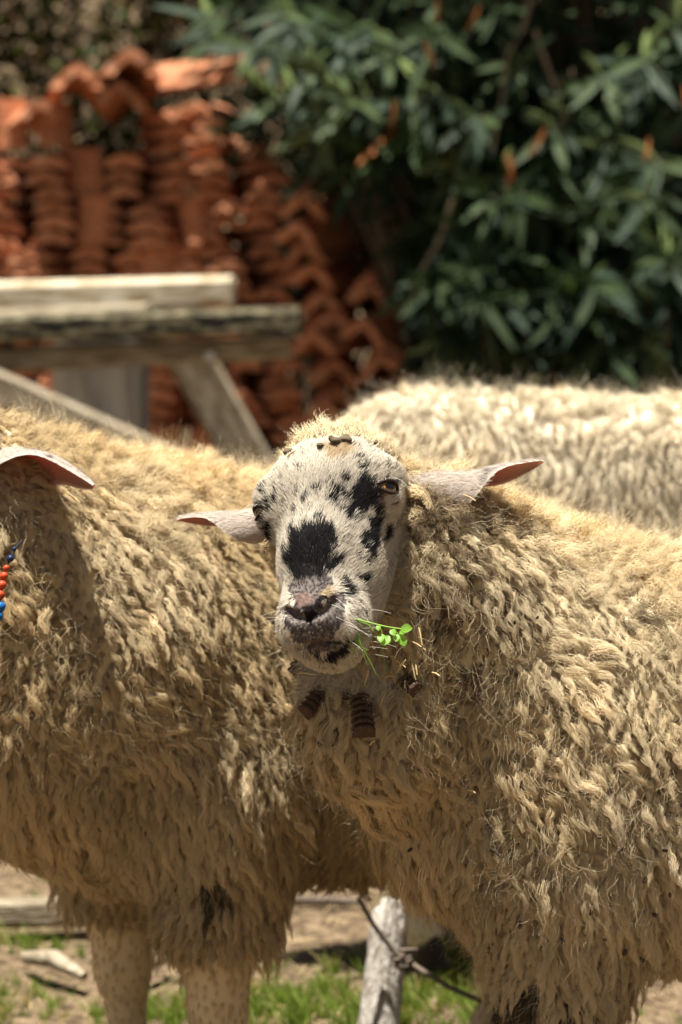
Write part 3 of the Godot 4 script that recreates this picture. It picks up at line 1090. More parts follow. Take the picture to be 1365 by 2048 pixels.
func ground() -> void:
	var s := Shape.new()
	var xs := []
	var zs := []
	for k in 91:
		var t := k / 90.0 * 2.0 - 1.0
		xs.append(2.2 * t + 57.0 * pow(t, 7.0))
	for k in 121:
		var t := k / 120.0 * 2.0 - 1.0
		zs.append(-4.2 + 3.6 * t + 55.0 * pow(t, 7.0))
	for z in zs:
		for x in xs:
			s.vert(Vector3(x, height(x, z), z), Vector3.UP)
	for j in zs.size() - 1:
		for k in xs.size() - 1:
			var a: int = j * xs.size() + k
			s.quad(a, a + 1, a + 1 + xs.size(), a + xs.size())
	s.smooth()
	for q in s.n.size():
		if s.n[q].y < 0:
			s.n[q] = -s.n[q]
	var o := put("ground", s.mesh(), M.soil, self)
	tag(o, "dry trodden earth with patches of grass", "ground", "", "structure")
	# grass in patches
	var blade := Shape.new()
	for q in 14:
		var a := rng.randf() * TAU
		var p := Vector3(cos(a), 0, sin(a)) * rng.randf() * 0.018
		var lean := Vector3(rng.randf_range(-1, 1), 0, rng.randf_range(-1, 1)) * 0.7
		var pts := PackedVector3Array()
		var l := rng.randf_range(0.015, 0.040)
		for k in 4:
			var t := k / 3.0
			pts.append(p + Vector3.UP * l * t + lean * l * t * t)
		blade.strand(pts, 0.004, 0.0006, Vector3(cos(a), 0.4, sin(a)).normalized(), Color(1, 1, 1))
	var bm := blade.mesh()
	var where := []
	var tint := []
	var patches := [[60, 1880, 0.07], [0, 1990, 0.10], [560, 1940, 0.09], [600, 2030, 0.16], [540, 2050, 0.16], [680, 2040, 0.14], [900, 1960, 0.20], [850, 2030, 0.16], [960, 2040, 0.18], [350, 2020, 0.12], [90, 1890, 0.06], [330, 1860, 0.06], [880, 1900, 0.10], [240, 2040, 0.10], [1020, 1990, 0.16], [660, 1990, 0.06]]
	for pt in patches:
		var q := sight_ground(pt[0], pt[1])
		for k in int(pt[2] * pt[2] * 9000.0) + 12:
			var a := rng.randf() * TAU
			var d: float = sqrt(rng.randf()) * pt[2]
			var p := q + Vector3(cos(a) * d, 0, sin(a) * d * 1.2)
			if noise.get_noise_2d(p.x * 2500.0, p.z * 2500.0) < 0.14:
				continue
			p.y = height(p.x, p.z) - 0.004
			where.append(Transform3D(Basis(Vector3.UP, rng.randf() * TAU).scaled(Vector3.ONE * rng.randf_range(0.5, 1.15)), p))
			var g := rng.randf_range(0.7, 1.3)
			tint.append(Color(0.15 * g, 0.20 * g, 0.035 * g) if rng.randf() < 0.85 else Color(0.34, 0.27, 0.12))
	for k in 5000:
		var p := Vector3(rng.randf_range(-3.5, 3.5), 0, rng.randf_range(-9.0, -2.4))
		if noise.get_noise_2d(p.x * 170.0 + 300.0, p.z * 170.0) < 0.16:
			continue
		p.y = height(p.x, p.z) - 0.004
		where.append(Transform3D(Basis(Vector3.UP, rng.randf() * TAU).scaled(Vector3.ONE * rng.randf_range(0.4, 1.0)), p))
		var g := rng.randf_range(0.7, 1.3)
		tint.append(Color(0.13 * g, 0.20 * g, 0.035 * g))
	var gr := copies("grass", bm, M.grass, self, where, tint)
	tag(gr, "short bright green grass growing in patches on the dry earth", "grass", "", "stuff")
	# straw and dead stalks lying about
	var bit := Shape.new()
	bit.strand(PackedVector3Array([Vector3(-0.03, 0, 0), Vector3(0, 0.002, 0.003), Vector3(0.03, 0, 0)]), 0.003, 0.0016, Vector3.UP, Color(1, 1, 1))
	where = []
	tint = []
	for k in 9000:
		var p := Vector3(rng.randf_range(-2.0, 2.0), 0, rng.randf_range(-7.5, -2.6))
		p.y = height(p.x, p.z) + rng.randf_range(0.001, 0.008)
		where.append(Transform3D(Basis(Vector3.UP, rng.randf() * TAU) * Basis(Vector3.RIGHT, rng.randf_range(-0.25, 0.25)) * Basis(Vector3.BACK, rng.randf_range(-0.2, 0.2)).scaled(Vector3.ONE * rng.randf_range(0.4, 1.3)), p))
		var g := rng.randf_range(0.5, 1.1)
		tint.append(Color(0.36 * g, 0.27 * g, 0.145 * g))
	var st := copies("straw_litter", bit.mesh(), M.tint, self, where, tint)
	tag(st, "loose straw and dead stalks lying on the earth", "straw", "", "stuff")

func sight_ground(u: float, v: float) -> Vector3:
	var d := at(u, v, 1.0) - cam.position
	return cam.position + d * (cam.position.y / -d.y)

func leaf_mesh(length: float, width: float, fold: float, bend: float) -> Shape:
	var s := Shape.new()
	var n := 7
	for k in n + 1:
		var t := float(k) / n
		var w: float = width * 0.5 * pow(sin(PI * clampf(t * 0.93 + 0.04, 0, 1)), 0.8)
		var z := length * t
		var y := -bend * length * t * t
		for e in [-1.0, 0.0, 1.0]:
			var x: float = e * w
			s.vert(Vector3(x, y + absf(x) * fold, z), Vector3(-e * fold, 1, bend * t * 2.0).normalized(), Color(1, 1, 1), Vector2(e, t))
		if k > 0:
			var a := (k - 1) * 3
			s.quad(a, a + 1, a + 4, a + 3)
			s.quad(a + 1, a + 2, a + 5, a + 4)
	return s

func toward(dir: Vector3, up := Vector3.UP) -> Basis:   # z along dir
	var z := dir.normalized()
	if absf(z.dot(up)) > 0.98:
		up = Vector3(0.8, 0.1, 0.5)
	var x := up.cross(z).normalized()
	return Basis(x, z.cross(x), z)

func back_of_yard() -> void:
	# oleander: stems from a stool at the foot, arching over, leaves in whorls of three
	var ol := thing("oleander_shrub", Vector3(1.25, height(1.25, -10.4), -10.4), "tall dark green oleander with long narrow leaves hanging over the roof tiles", "shrub")
	var leaves := [leaf_mesh(0.175, 0.029, 0.35, 0.10).mesh(), leaf_mesh(0.190, 0.025, 0.45, 0.22).mesh(), leaf_mesh(0.150, 0.028, 0.25, 0.02).mesh()]
	var near := []
	var where := [[], [], []]
	var tint := [[], [], []]
	var wood := Shape.new()
	var inv := ol.transform.affine_inverse()
	var stems := []
	# shoots whose tips are seen in the photograph (pixel, depth), then a crowd of others behind them
	for t in [[560, 30, 9.5], [500, 95, 9.7], [620, 130, 9.5], [560, 190, 9.7], [700, 60, 9.6], [680, 200, 9.5], [640, 270, 9.8], [780, 110, 9.6], [840, 200, 9.6], [900, 90, 9.8], [960, 240, 9.6], [1040, 130, 9.7], [1100, 260, 9.6], [1200, 160, 9.6], [1290, 120, 9.5], [1340, 60, 9.6], [1330, 330, 9.4], [1280, 400, 9.5], [1220, 300, 9.7], [1180, 430, 9.7], [1080, 420, 9.8], [1000, 350, 9.8], [920, 330, 9.8], [1050, 560, 9.8], [1160, 600, 9.7], [1260, 560, 9.7], [1340, 520, 9.5], [940, 600, 9.9], [860, 560, 10.0], [900, 700, 9.8], [1000, 690, 9.9], [1130, 700, 9.8], [1300, 680, 9.7], [430, 40, 10.0], [640, 20, 9.7], [720, 320, 9.8], [790, 260, 9.8], [460, 10, 9.9], [880, 0, 9.7], [980, 20, 9.7]]:
		stems.append([at(t[0] + rng.randf_range(-12, 12), t[1], t[2] - 0.35), true])
	for k in 36:
		var v := rng.randf_range(-20, 700)
		stems.append([at(rng.randf_range(640 + maxf(0.0, v - 150.0) * 0.55, 1400), v, rng.randf_range(9.2, 9.6)), true])
	for k in 330:
		stems.append([Vector3(rng.randf_range(-0.5, 2.9), rng.randf_range(0.25, 2.3), rng.randf_range(-11.5, -10.0)), false])
	for k in 170:   # low shoots round the foot
		stems.append([Vector3(rng.randf_range(0.35, 2.9), rng.randf_range(0.1, 1.0), rng.randf_range(-10.4, -9.6)), false])
	for k in 420:   # the crown above, out of the picture, keeps the lower leaves in its shade
		var x := rng.randf_range(-0.45, 3.2)
		stems.append([Vector3(x, rng.randf_range(2.1, 3.5) - maxf(0.0, -x) * 0.5, rng.randf_range(-11.7, -9.3)), false])
	for st in stems:
		var tip: Vector3 = inv * (st[0] as Vector3)
		if not st[1] and tip.x < -1.0 and tip.y < 1.25:
			continue
		var foot := Vector3(tip.x * 0.45 + rng.randf_range(-0.25, 0.25), 0, rng.randf_range(-0.5, 0.0))
		if tip.y < 1.0:
			foot = Vector3(tip.x * 0.9, 0, tip.z - 0.25)
		var top := foot.lerp(tip, 0.6) + Vector3(0, (0.55 + rng.randf() * 0.35) * (1.0 if tip.y > 1.0 else 0.6), -0.1)
		var pts := []
		var rad := []
		for k in 9:
			var t := k / 8.0
			pts.append(foot.lerp(top, t).lerp(top.lerp(tip, t), t))
			rad.append(lerpf(0.013, 0.0032, t))
		wood.tube(pts, rad, 5, Color(0.15, 0.13, 0.10), Vector2.ONE, Vector3.UP, false)
		var whorls := 9 if st[1] else 8
		for w in whorls:
			var t := 1.0 - 0.055 * w
			var f := t * 8.0
			var k0 := mini(int(f), 7)
			var p: Vector3 = (pts[k0] as Vector3).lerp(pts[k0 + 1], f - k0)
			var dir: Vector3 = (pts[k0 + 1] - pts[k0]).normalized()
			var turn := rng.randf() * TAU
			for j in 3:
				var a := turn + TAU * j / 3.0 + rng.randf_range(-0.2, 0.2)
				var side := dir.cross(Vector3(0.31, 0.2, 0.93)).normalized().rotated(dir, a)
				var open := 0.55 + 0.09 * w + rng.randf_range(-0.1, 0.15)
				var d := (dir * cos(open) + side * sin(open) + Vector3.DOWN * (0.10 + 0.05 * w)).normalized()
				var b := toward(d, (dir + Vector3.UP * 0.4).normalized()).scaled_local(Vector3.ONE * rng.randf_range(0.8, 1.2) * (1.1 if st[1] else 1.0))
				var tr := Transform3D(b, p)
				var g := rng.randf_range(0.7, 1.25)
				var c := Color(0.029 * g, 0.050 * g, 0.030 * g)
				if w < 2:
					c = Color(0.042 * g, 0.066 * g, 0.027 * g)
				if rng.randf() < 0.006:
					c = Color(0.34, 0.125, 0.040)
				var kind := rng.randi_range(0, 2)
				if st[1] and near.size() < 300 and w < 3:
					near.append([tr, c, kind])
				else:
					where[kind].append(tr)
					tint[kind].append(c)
	put("branches", wood.mesh(), M.bark, ol)
	# colour variants of the leaf material are shared by the nearest leaves
	var greens := []
	for q in 6:
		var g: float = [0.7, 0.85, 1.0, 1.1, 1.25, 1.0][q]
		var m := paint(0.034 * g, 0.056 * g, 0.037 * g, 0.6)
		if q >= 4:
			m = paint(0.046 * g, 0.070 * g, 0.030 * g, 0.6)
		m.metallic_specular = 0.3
		m.backlight_enabled = true
		m.backlight = lin(0.25, 0.32, 0.12)
		greens.append(m)
	var dead := paint(0.36, 0.135, 0.045, 0.7)
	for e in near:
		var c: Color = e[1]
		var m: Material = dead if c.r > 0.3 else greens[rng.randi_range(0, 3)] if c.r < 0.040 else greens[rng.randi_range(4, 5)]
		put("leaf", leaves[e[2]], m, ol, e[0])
	# withered leaves hanging where the photograph has them
	for t in [[1100, 275], [1035, 335], [1305, 295], [870, 15], [850, 100], [795, 220], [960, 30], [1365, 190], [1000, 325]]:
		for q in 1:
			var b := toward(Vector3(rng.randf_range(-0.7, 0.7), -0.9, 0.3 * rng.randf()), Vector3(0, 0, 1)).scaled_local(Vector3(0.8, 1, 1) * rng.randf_range(0.45, 0.65))
			put("withered_leaf", leaves[rng.randi_range(0, 1)], dead, ol, Transform3D(b, inv * at(t[0] + rng.randf_range(-14, 14), t[1] - 20, 9.0)))
	# two bare grey twigs in front
	var twig := Shape.new()
	for path in [[[1060, 0], [1045, 60], [1015, 110], [1005, 200], [985, 300]], [[1070, 60], [1090, 120], [1110, 170], [1130, 240]], [[905, 400], [880, 480], [845, 540], [820, 610]]]:
		var pts := []
		var rad := []
		for q in path.size():
			pts.append(inv * at(path[q][0], path[q][1], 9.3))
			rad.append(0.009 - 0.0013 * q)
		twig.tube(pts, rad, 6, Color(1, 1, 1))
	put("bare_twig", twig.mesh(), M.wood_grey, ol)
	for q in 3:
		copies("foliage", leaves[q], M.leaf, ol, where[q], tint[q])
	# small-leaved evergreen behind the tile pile
	var ev := thing("evergreen_bush", Vector3(-1.0, height(-1.0, -11.3), -11.3), "dark olive small-leaved bush with brown twigs behind the tile pile", "bush")
	var small := leaf_mesh(0.065, 0.028, 0.2, 0.1).mesh()
	var tw := Shape.new()
	var w2 := []
	var t2 := []
	for k in 260:
		var p := Vector3(rng.randf_range(-2.2, 1.8), rng.randf_range(0.9, 2.5) if k < 200 else rng.randf_range(2.3, 3.4), rng.randf_range(-0.7, 0.4))
		var foot := Vector3(p.x * 0.5, 0, 0)
		var mid := foot.lerp(p, 0.55) + Vector3(0, 0.15, 0)
		tw.tube([foot, mid, p], [0.006, 0.004, 0.0015], 4, Color(0.16, 0.12, 0.08), Vector2.ONE, Vector3.UP, false)
		for q in 150:
			var t := rng.randf()
			var o := mid.lerp(p, 0.85 * t + 0.2) + (Vector3(0, -0.5, 0) * rng.randf() if q % 2 else Vector3.ZERO) + Vector3(rng.randf_range(-1, 1), rng.randf_range(-1, 1), rng.randf_range(-1, 1)) * 0.15
			w2.append(Transform3D(toward(Vector3(rng.randf_range(-1, 1), rng.randf_range(-0.6, 0.8), rng.randf_range(-1, 1))), o))
			var g := rng.randf_range(0.5, 1.3)
			t2.append(Color(0.060 * g, 0.072 * g, 0.026 * g) if rng.randf() < 0.85 else Color(0.15 * g, 0.11 * g, 0.06 * g))
	put("branches", tw.mesh(), M.bark, ev)
	copies("foliage", small, M.leaf, ev, w2, t2)

func tile_mesh(seed_: int, length: float, r0: float, r1: float, sharp: float, thick := 0.014) -> ArrayMesh:
	# a barrel tile: half a tapered pipe along z, hollow side down; `sharp` pulls the crown to a ridge
	var s := Shape.new()
	var r := RandomNumberGenerator.new()
	r.seed = seed_
	var chip := r.randf_range(-0.006, 0.006)
	var ring := []
	for k in [0, 1, 2]:
		var z: float = length * (k / 2.0 - 0.5)
		var rad: float = lerpf(r0, r1, k / 2.0)
		for side in [0.0, 1.0]:
			for j in 11:
				var a := PI * j / 10.0
				var q := Vector2(cos(a), sin(a))
				var tri := Vector2(1.0 - 2.0 * j / 10.0, 1.0 - absf(1.0 - 2.0 * j / 10.0))
				q = q.lerp(tri * 1.05, sharp)
				var rr: float = rad - side * thick
				s.vert(Vector3(q.x * rr, q.y * rr * 0.92, z + (chip * sin(j * 1.7) if k != 1 else 0.0)), Vector3(q.x, q.y, 0))
	for k in 2:
		for j in 10:
			var a := k * 22 + j
			s.quad(a, a + 22, a + 23, a + 1)
			s.quad(a + 11, a + 12, a + 34, a + 33)
	for e in [0, 2]:
		for j in 10:
			var a: int = e * 22 + j
			if e == 0:
				s.quad(a, a + 1, a + 12, a + 11)
			else:
				s.quad(a, a + 11, a + 12, a + 1)
	for k in 2:
		for j in [0, 10]:
			var a: int = k * 22 + j
			s.quad(a, a + 11, a + 33, a + 22)
	s.faceted(0)
	return s.mesh()

func tile_piles() -> void:
	var kinds := []
	for q in 4:
		kinds.append(tile_mesh(60 + q, 0.40, 0.078, 0.066, 0.12 + 0.1 * q))
	var ridge := []
	for q in 3:
		ridge.append(tile_mesh(70 + q, 0.40, 0.090, 0.078, 0.55 + 0.12 * q, 0.034))
	var place := func(mesh: Mesh, tr: Transform3D, label: String, group: String):
		var o := put("roof_tile", mesh, M["tile%d" % rng.randi_range(0, 3)], self, tr)
		tag(o, label, "roof tile", group, "thing")
	# tall pile: columns of tiles, some stood on end with the round back outward, some laid flat and nested
	var thick := []
	for q in 4:
		thick.append(tile_mesh(80 + q, 0.40, 0.074, 0.066, 0.05 + 0.12 * q, 0.050))
	for col in 10:
		var cx := -1.72 + col * 0.135
		var cz := -10.60 + rng.randf_range(-0.05, 0.05)
		for tier in 9:
			var y := -0.02 + tier * 0.166 + rng.randf_range(-0.012, 0.012)
			var x := cx + rng.randf_range(-0.022, 0.022)
			if x > -0.44 - tier * 0.006 or (tier == 8 and (col < 2 or rng.randf() < 0.4)):
				continue
			var z := cz + rng.randf_range(-0.03, 0.03)
			var turn := rng.randf_range(-0.3, 0.3)
			if tier < 2 or rng.randf() < 0.30:
				var lean := Basis(Vector3.UP, turn) * Basis(Vector3.RIGHT, rng.randf_range(-0.25, 0.0)) * Basis(Vector3.BACK, rng.randf_range(-0.10, 0.10))
				var up := Basis(Vector3(1, 0, 0), Vector3(0, 0, 1), Vector3(0, -1, 0))   # crown towards the yard
				place.call(kinds[rng.randi_range(0, 3)], Transform3D((lean * up).scaled(Vector3(rng.randf_range(0.88, 1.05), rng.randf_range(0.40, 0.46), rng.randf_range(0.45, 0.80))), Vector3(x, y + 0.085, z)), "upright terracotta tile standing among flat ones in the tall pile", "upright tiles of the tall pile")
				continue
			for lay in 3:
				var b := Basis(Vector3.UP, turn + rng.randf_range(-0.10, 0.10)) * Basis(Vector3.BACK, rng.randf_range(-0.09, 0.09))
				place.call(thick[rng.randi_range(0, 3)], Transform3D(b.scaled(Vector3(rng.randf_range(1.08, 1.22), 0.84, 0.9)), Vector3(x + rng.randf_range(-0.010, 0.010), y + lay * 0.055 - 0.01, z - 0.14 + rng.randf_range(-0.02, 0.02))), "terracotta tile laid flat and nested in a column of the tall pile", "flat tiles of the tall pile")
	# its end, laid flat in courses
	for row in 29:
		for q in 2:
			if row > 25 and q == 1:
				continue
			var y := 0.02 + row * 0.0505
			var x := -0.325 + q * 0.135 - row * 0.0053 + rng.randf_range(-0.025, 0.025)
			var b := Basis(Vector3.UP, rng.randf_range(-0.25, 0.25) + (0.25 if q else 0.0)) * Basis(Vector3.BACK, rng.randf_range(-0.10, 0.10))
			place.call(thick[rng.randi_range(0, 3)], Transform3D(b.scaled(Vector3(rng.randf_range(0.9, 1.1), 0.75, 1)), Vector3(x, y, -10.66 + rng.randf_range(-0.05, 0.05))), "terracotta tile laid flat in the stepped end of the tall pile", "tiles of the stepped end")
	# lower heap: ridge tiles nested with their hollow ends to the yard
	for col in 3:
		var x0: float = [0.06, 0.255, 0.38][col]
		var high: int = [14, 11, 6][col]
		for row in high:
			var y := 0.02 + row * 0.082 + rng.randf_range(-0.012, 0.012)
			var x: float = x0 - row * [0.0115, 0.0120, 0.012][col] + rng.randf_range(-0.02, 0.02)
			var b := Basis(Vector3.UP, rng.randf_range(-0.32, 0.16) - 0.12) * Basis(Vector3.RIGHT, rng.randf_range(0.0, 0.2)) * Basis(Vector3.BACK, rng.randf_range(-0.28, 0.16))
			place.call(ridge[rng.randi_range(0, 2)], Transform3D(b.scaled(Vector3(1.12, 1.25, 1)), Vector3(x, y, -10.48 + rng.randf_range(-0.06, 0.06) + col * 0.03)), "pointed terracotta ridge tile nested in the low heap beside the oleander", "ridge tiles of the low heap")
	# loose tiles lying on top
	for e in [[250, 150, 0.16, 1.35], [255, 205, -0.05, 1.15], [155, 175, 0.1, 1.25], [375, 150, 1.25, 1.2], [60, 230, 0.3, 1.0]]:
		var p := at(e[0], e[1] + 25, 10.55)
		var b := Basis(Vector3.UP, e[2]) * Basis(Vector3.RIGHT, -0.12)
		place.call(ridge[rng.randi_range(0, 1)], Transform3D(b.scaled(Vector3.ONE * e[3]), p), "loose terracotta ridge tile lying across the top of the tall pile", "loose tiles on top of the pile")

func beam(parent: Node3D, called: String, a: Vector3, b: Vector3, tall: float, deep: float, m: Material, seed_: float, up := Vector3.UP, wobble := 0.006) -> MeshInstance3D:
	var s := Shape.new()
	s.plank(Vector3(a.distance_to(b), tall, deep), 0.012, 24, wobble, noise, seed_)
	var x := (b - a).normalized()
	var z := x.cross(up).normalized()
	return put(called, s.mesh(), m, parent, Transform3D(Basis(x, z.cross(x), z), (a + b) / 2))

func trestle_table() -> void:
	var t := thing("trestle_table", Vector3(-0.75, 0, -8.5), "rough weathered timber table with mossy front board and splayed legs", "table")
	var inv := t.transform.affine_inverse()
	var L := func(u, v, d): return inv * at(u, v, d)
	beam(t, "top_board", L.call(-420, 604, 8.85), L.call(468, 581, 8.75), 0.085, 0.13, M.wood_pale, 3.0)
	beam(t, "front_board", L.call(-420, 668, 8.32), L.call(600, 641, 8.25), 0.074, 0.16, M.wood_moss, 9.0)
	var grey := beam(t, "sky_sheen_board", L.call(-420, 648, 8.6), L.call(297, 617, 8.52), 0.03, 0.14, M.wood_grey, 13.0)  # added strip: the sky's reflection on the front board's top, built as wood
	tag(grey, "added grey strip standing for sky sheen on top of the mossy board", "")
	beam(t, "cross_beam", L.call(-420, 737, 8.36), L.call(583, 694, 8.32), 0.068, 0.09, M.wood_grey, 21.0)
	var foot := sight_ground(650, 1178)
	foot.y = height(foot.x, foot.z) - 0.01
	beam(t, "leg", L.call(372, 700, 8.50), inv * foot, 0.13, 0.07, M.wood_grey, 31.0, Vector3(0.9, 0.4, 0))
	var f2 := sight_ground(560, 1200)
	f2.y = height(f2.x, f2.z) - 0.01
	beam(t, "brace", L.call(-60, 752, 8.20), L.call(520, 1010, 8.18), 0.10, 0.06, M.wood_grey, 37.0)
	for u in [-330, -390]:
		var g := sight_ground(u, 1185)
		g.y = height(g.x, g.z) - 0.01
		beam(t, "leg", L.call(-250, 735, 8.42), inv * g, 0.13, 0.07, M.wood_grey, 41.0 + u, Vector3(0.9, 0.4, 0))
	var bolt := Shape.new()
	bolt.tube([L.call(420, 712, 8.285), L.call(420, 712, 8.265)], [0.016, 0.012], 10, Color(0.6, 0.62, 0.6))
	put("bolt", bolt.mesh(), M.tint, t)

func drum() -> void:
	var p := sight_ground(205, 1165)
	p.y = height(p.x, p.z) - 0.005
	var d := thing("metal_drum", p, "grey perforated metal drum standing under the table", "drum")
	var s := Shape.new()
	s.tube([Vector3(0, 0, 0), Vector3(0, 0.02, 0), Vector3(0, 0.76, 0), Vector3(0, 0.77, 0)], [0.136, 0.140, 0.142, 0.138], 40)
	put("shell", s.mesh(), M.zinc, d)
	var hole := SphereMesh.new()
	hole.radius = 0.0042
	hole.height = 0.0084
	hole.radial_segments = 6
	hole.rings = 3
	var where := []
	for row in 54:
		for k in 52:
			var a := TAU * (k + 0.5 * (row % 2)) / 52.0
			where.append(Transform3D(Basis().scaled(Vector3.ONE), Vector3(cos(a) * 0.1405, 0.05 + row * 0.0125, sin(a) * 0.1405)))
	copies("studs", hole, M.zinc, d, where)
	var rim := Shape.new()
	var pts := []
	var rad := []
	for k in 33:
		var a := TAU * k / 32.0
		pts.append(Vector3(cos(a) * 0.143, 0.765, sin(a) * 0.143))
		rad.append(0.008)
	rim.tube(pts, rad, 6)
	put("rim", rim.mesh(), M.zinc, d)
	var w := sight_ground(68, 1150)
	w.y = height(w.x, w.z)
	var c := thing("plastic_canister", w, "white plastic canister beside the metal drum", "canister")
	var cs := Shape.new()
	cs.tube([Vector3(0, 0.0, 0), Vector3(0, 0.03, 0), Vector3(0, 0.50, 0), Vector3(0, 0.56, 0), Vector3(0, 0.58, 0)], [0.055, 0.065, 0.065, 0.04, 0.02], 24, Color(1, 1, 1), Vector2(1, 0.8))
	put("tank", cs.mesh(), M.white, c)
	var cp := Shape.new()
	cp.tube([Vector3(0, 0.575, 0), Vector3(0, 0.61, 0)], [0.024, 0.024], 16)
	put("cap", cp.mesh(), M.bead_navy, c)

func post_and_litter() -> void:
	# weathered stake with a broken top
	var foot := sight_ground(748, 2190)
	var top := at(783, 1800, 3.96)
	foot = at(750, 2110, 3.92)
	foot.y = -0.03
	var s := Shape.new()
	var pts := []
	var rad := []
	for k in 13:
		var t := k / 12.0
		pts.append(foot.lerp(top, t) - foot)
		rad.append(lerpf(0.030, 0.025, t) * (1.0 + noise.get_noise_1d(k * 60.0) * 0.12))
	s.tube(pts, rad, 18)
	for q in s.v.size():
		var k := s.v[q].y / (top.y - foot.y)
		var a := atan2(s.v[q].z, s.v[q].x - (top.x - foot.x) * k)
		var out := Vector3(cos(a), 0, sin(a))
		s.v[q] += out * noise.get_noise_2d(a * 90.0, s.v[q].y * 160.0) * 0.007
		if k > 0.97:
			s.v[q].y += noise.get_noise_2d(a * 160.0 + 30.0, 9.0) * 0.035
	s.smooth()
	var post := thing("wooden_stake", foot, "split grey weathered wooden stake wrapped with a rusty wire", "stake")
	put("post", s.mesh(), M.wood_post, post)
	var wire := Shape.new()
	var wp := []
	for e in [[716, 1792, 3.875], [748, 1850, 3.895], [790, 1905, 3.900], [815, 1922, 3.900], [850, 1945, 3.875], [900, 1975, 3.835], [980, 2010, 3.795], [1060, 2040, 3.735], [1180, 2075, 3.685]]:
		wp.append(at(e[0], e[1], e[2]) - foot)
	var wr := []
	for q in wp:
		wr.append(0.0036)
	wire.tube(wp, wr, 7)
	put("wire", wire.mesh(), M.wire, post)
	var knot := Shape.new()
	var kp := []
	var kr := []
	for k in 40:
		var a := k * 0.85
		kp.append(at(808, 1922, 3.90) - foot + Vector3(cos(a) * 0.013 + sin(k * 1.9) * 0.004, (k - 20) * 0.0006 + sin(k * 0.7) * 0.007, sin(a) * 0.013))
		kr.append(0.0030)
	knot.tube(kp, kr, 6)
	put("knot", knot.mesh(), M.wire, post)
	# timber lying on the ground
	var g := sight_ground(40, 1868)
	var lb := thing("fallen_beam", g, "brown squared timber lying on the ground behind the bead-collar sheep", "timber")
	beam(lb, "beam", Vector3(-0.5, 0.02, -0.02), sight_ground(182, 1846) - g + Vector3(0.0, 0.02, 0), 0.05, 0.05, M.wood_grey, 55.0)
	var g2 := sight_ground(640, 1818)
	var lb2 := thing("fallen_branch", g2, "dark thin branch lying on the ground near the stake", "branch")
	var bs := Shape.new()
	bs.tube([Vector3(-0.12, 0.010, 0.01), Vector3(-0.04, 0.014, 0), Vector3(0.02, 0.011, -0.01), Vector3(0.07, 0.006, -0.02)], [0.007, 0.009, 0.008, 0.005], 8)
	put("limb", bs.mesh(), M.bark, lb2)
	for e in [[110, 1950, 0.11, -0.5], [330, 1940, 0.07, 0.4]]:
		var q := sight_ground(e[0], e[1])
		var st := thing("dead_stick", q, "grey dead stick lying on the dry earth between grass patches", "stick", "sticks on the ground")
		var ss := Shape.new()
		var dir := Vector3(cos(e[3]), 0, -sin(e[3]) * 2.0)
		ss.tube([-dir * e[2] * 0.5 + Vector3(0, 0.012, 0), Vector3(0, 0.024, 0), dir * e[2] * 0.5 + Vector3(0, 0.012, 0)], [0.010, 0.014, 0.007], 7)
		put("stick", ss.mesh(), M.wood_grey, st)
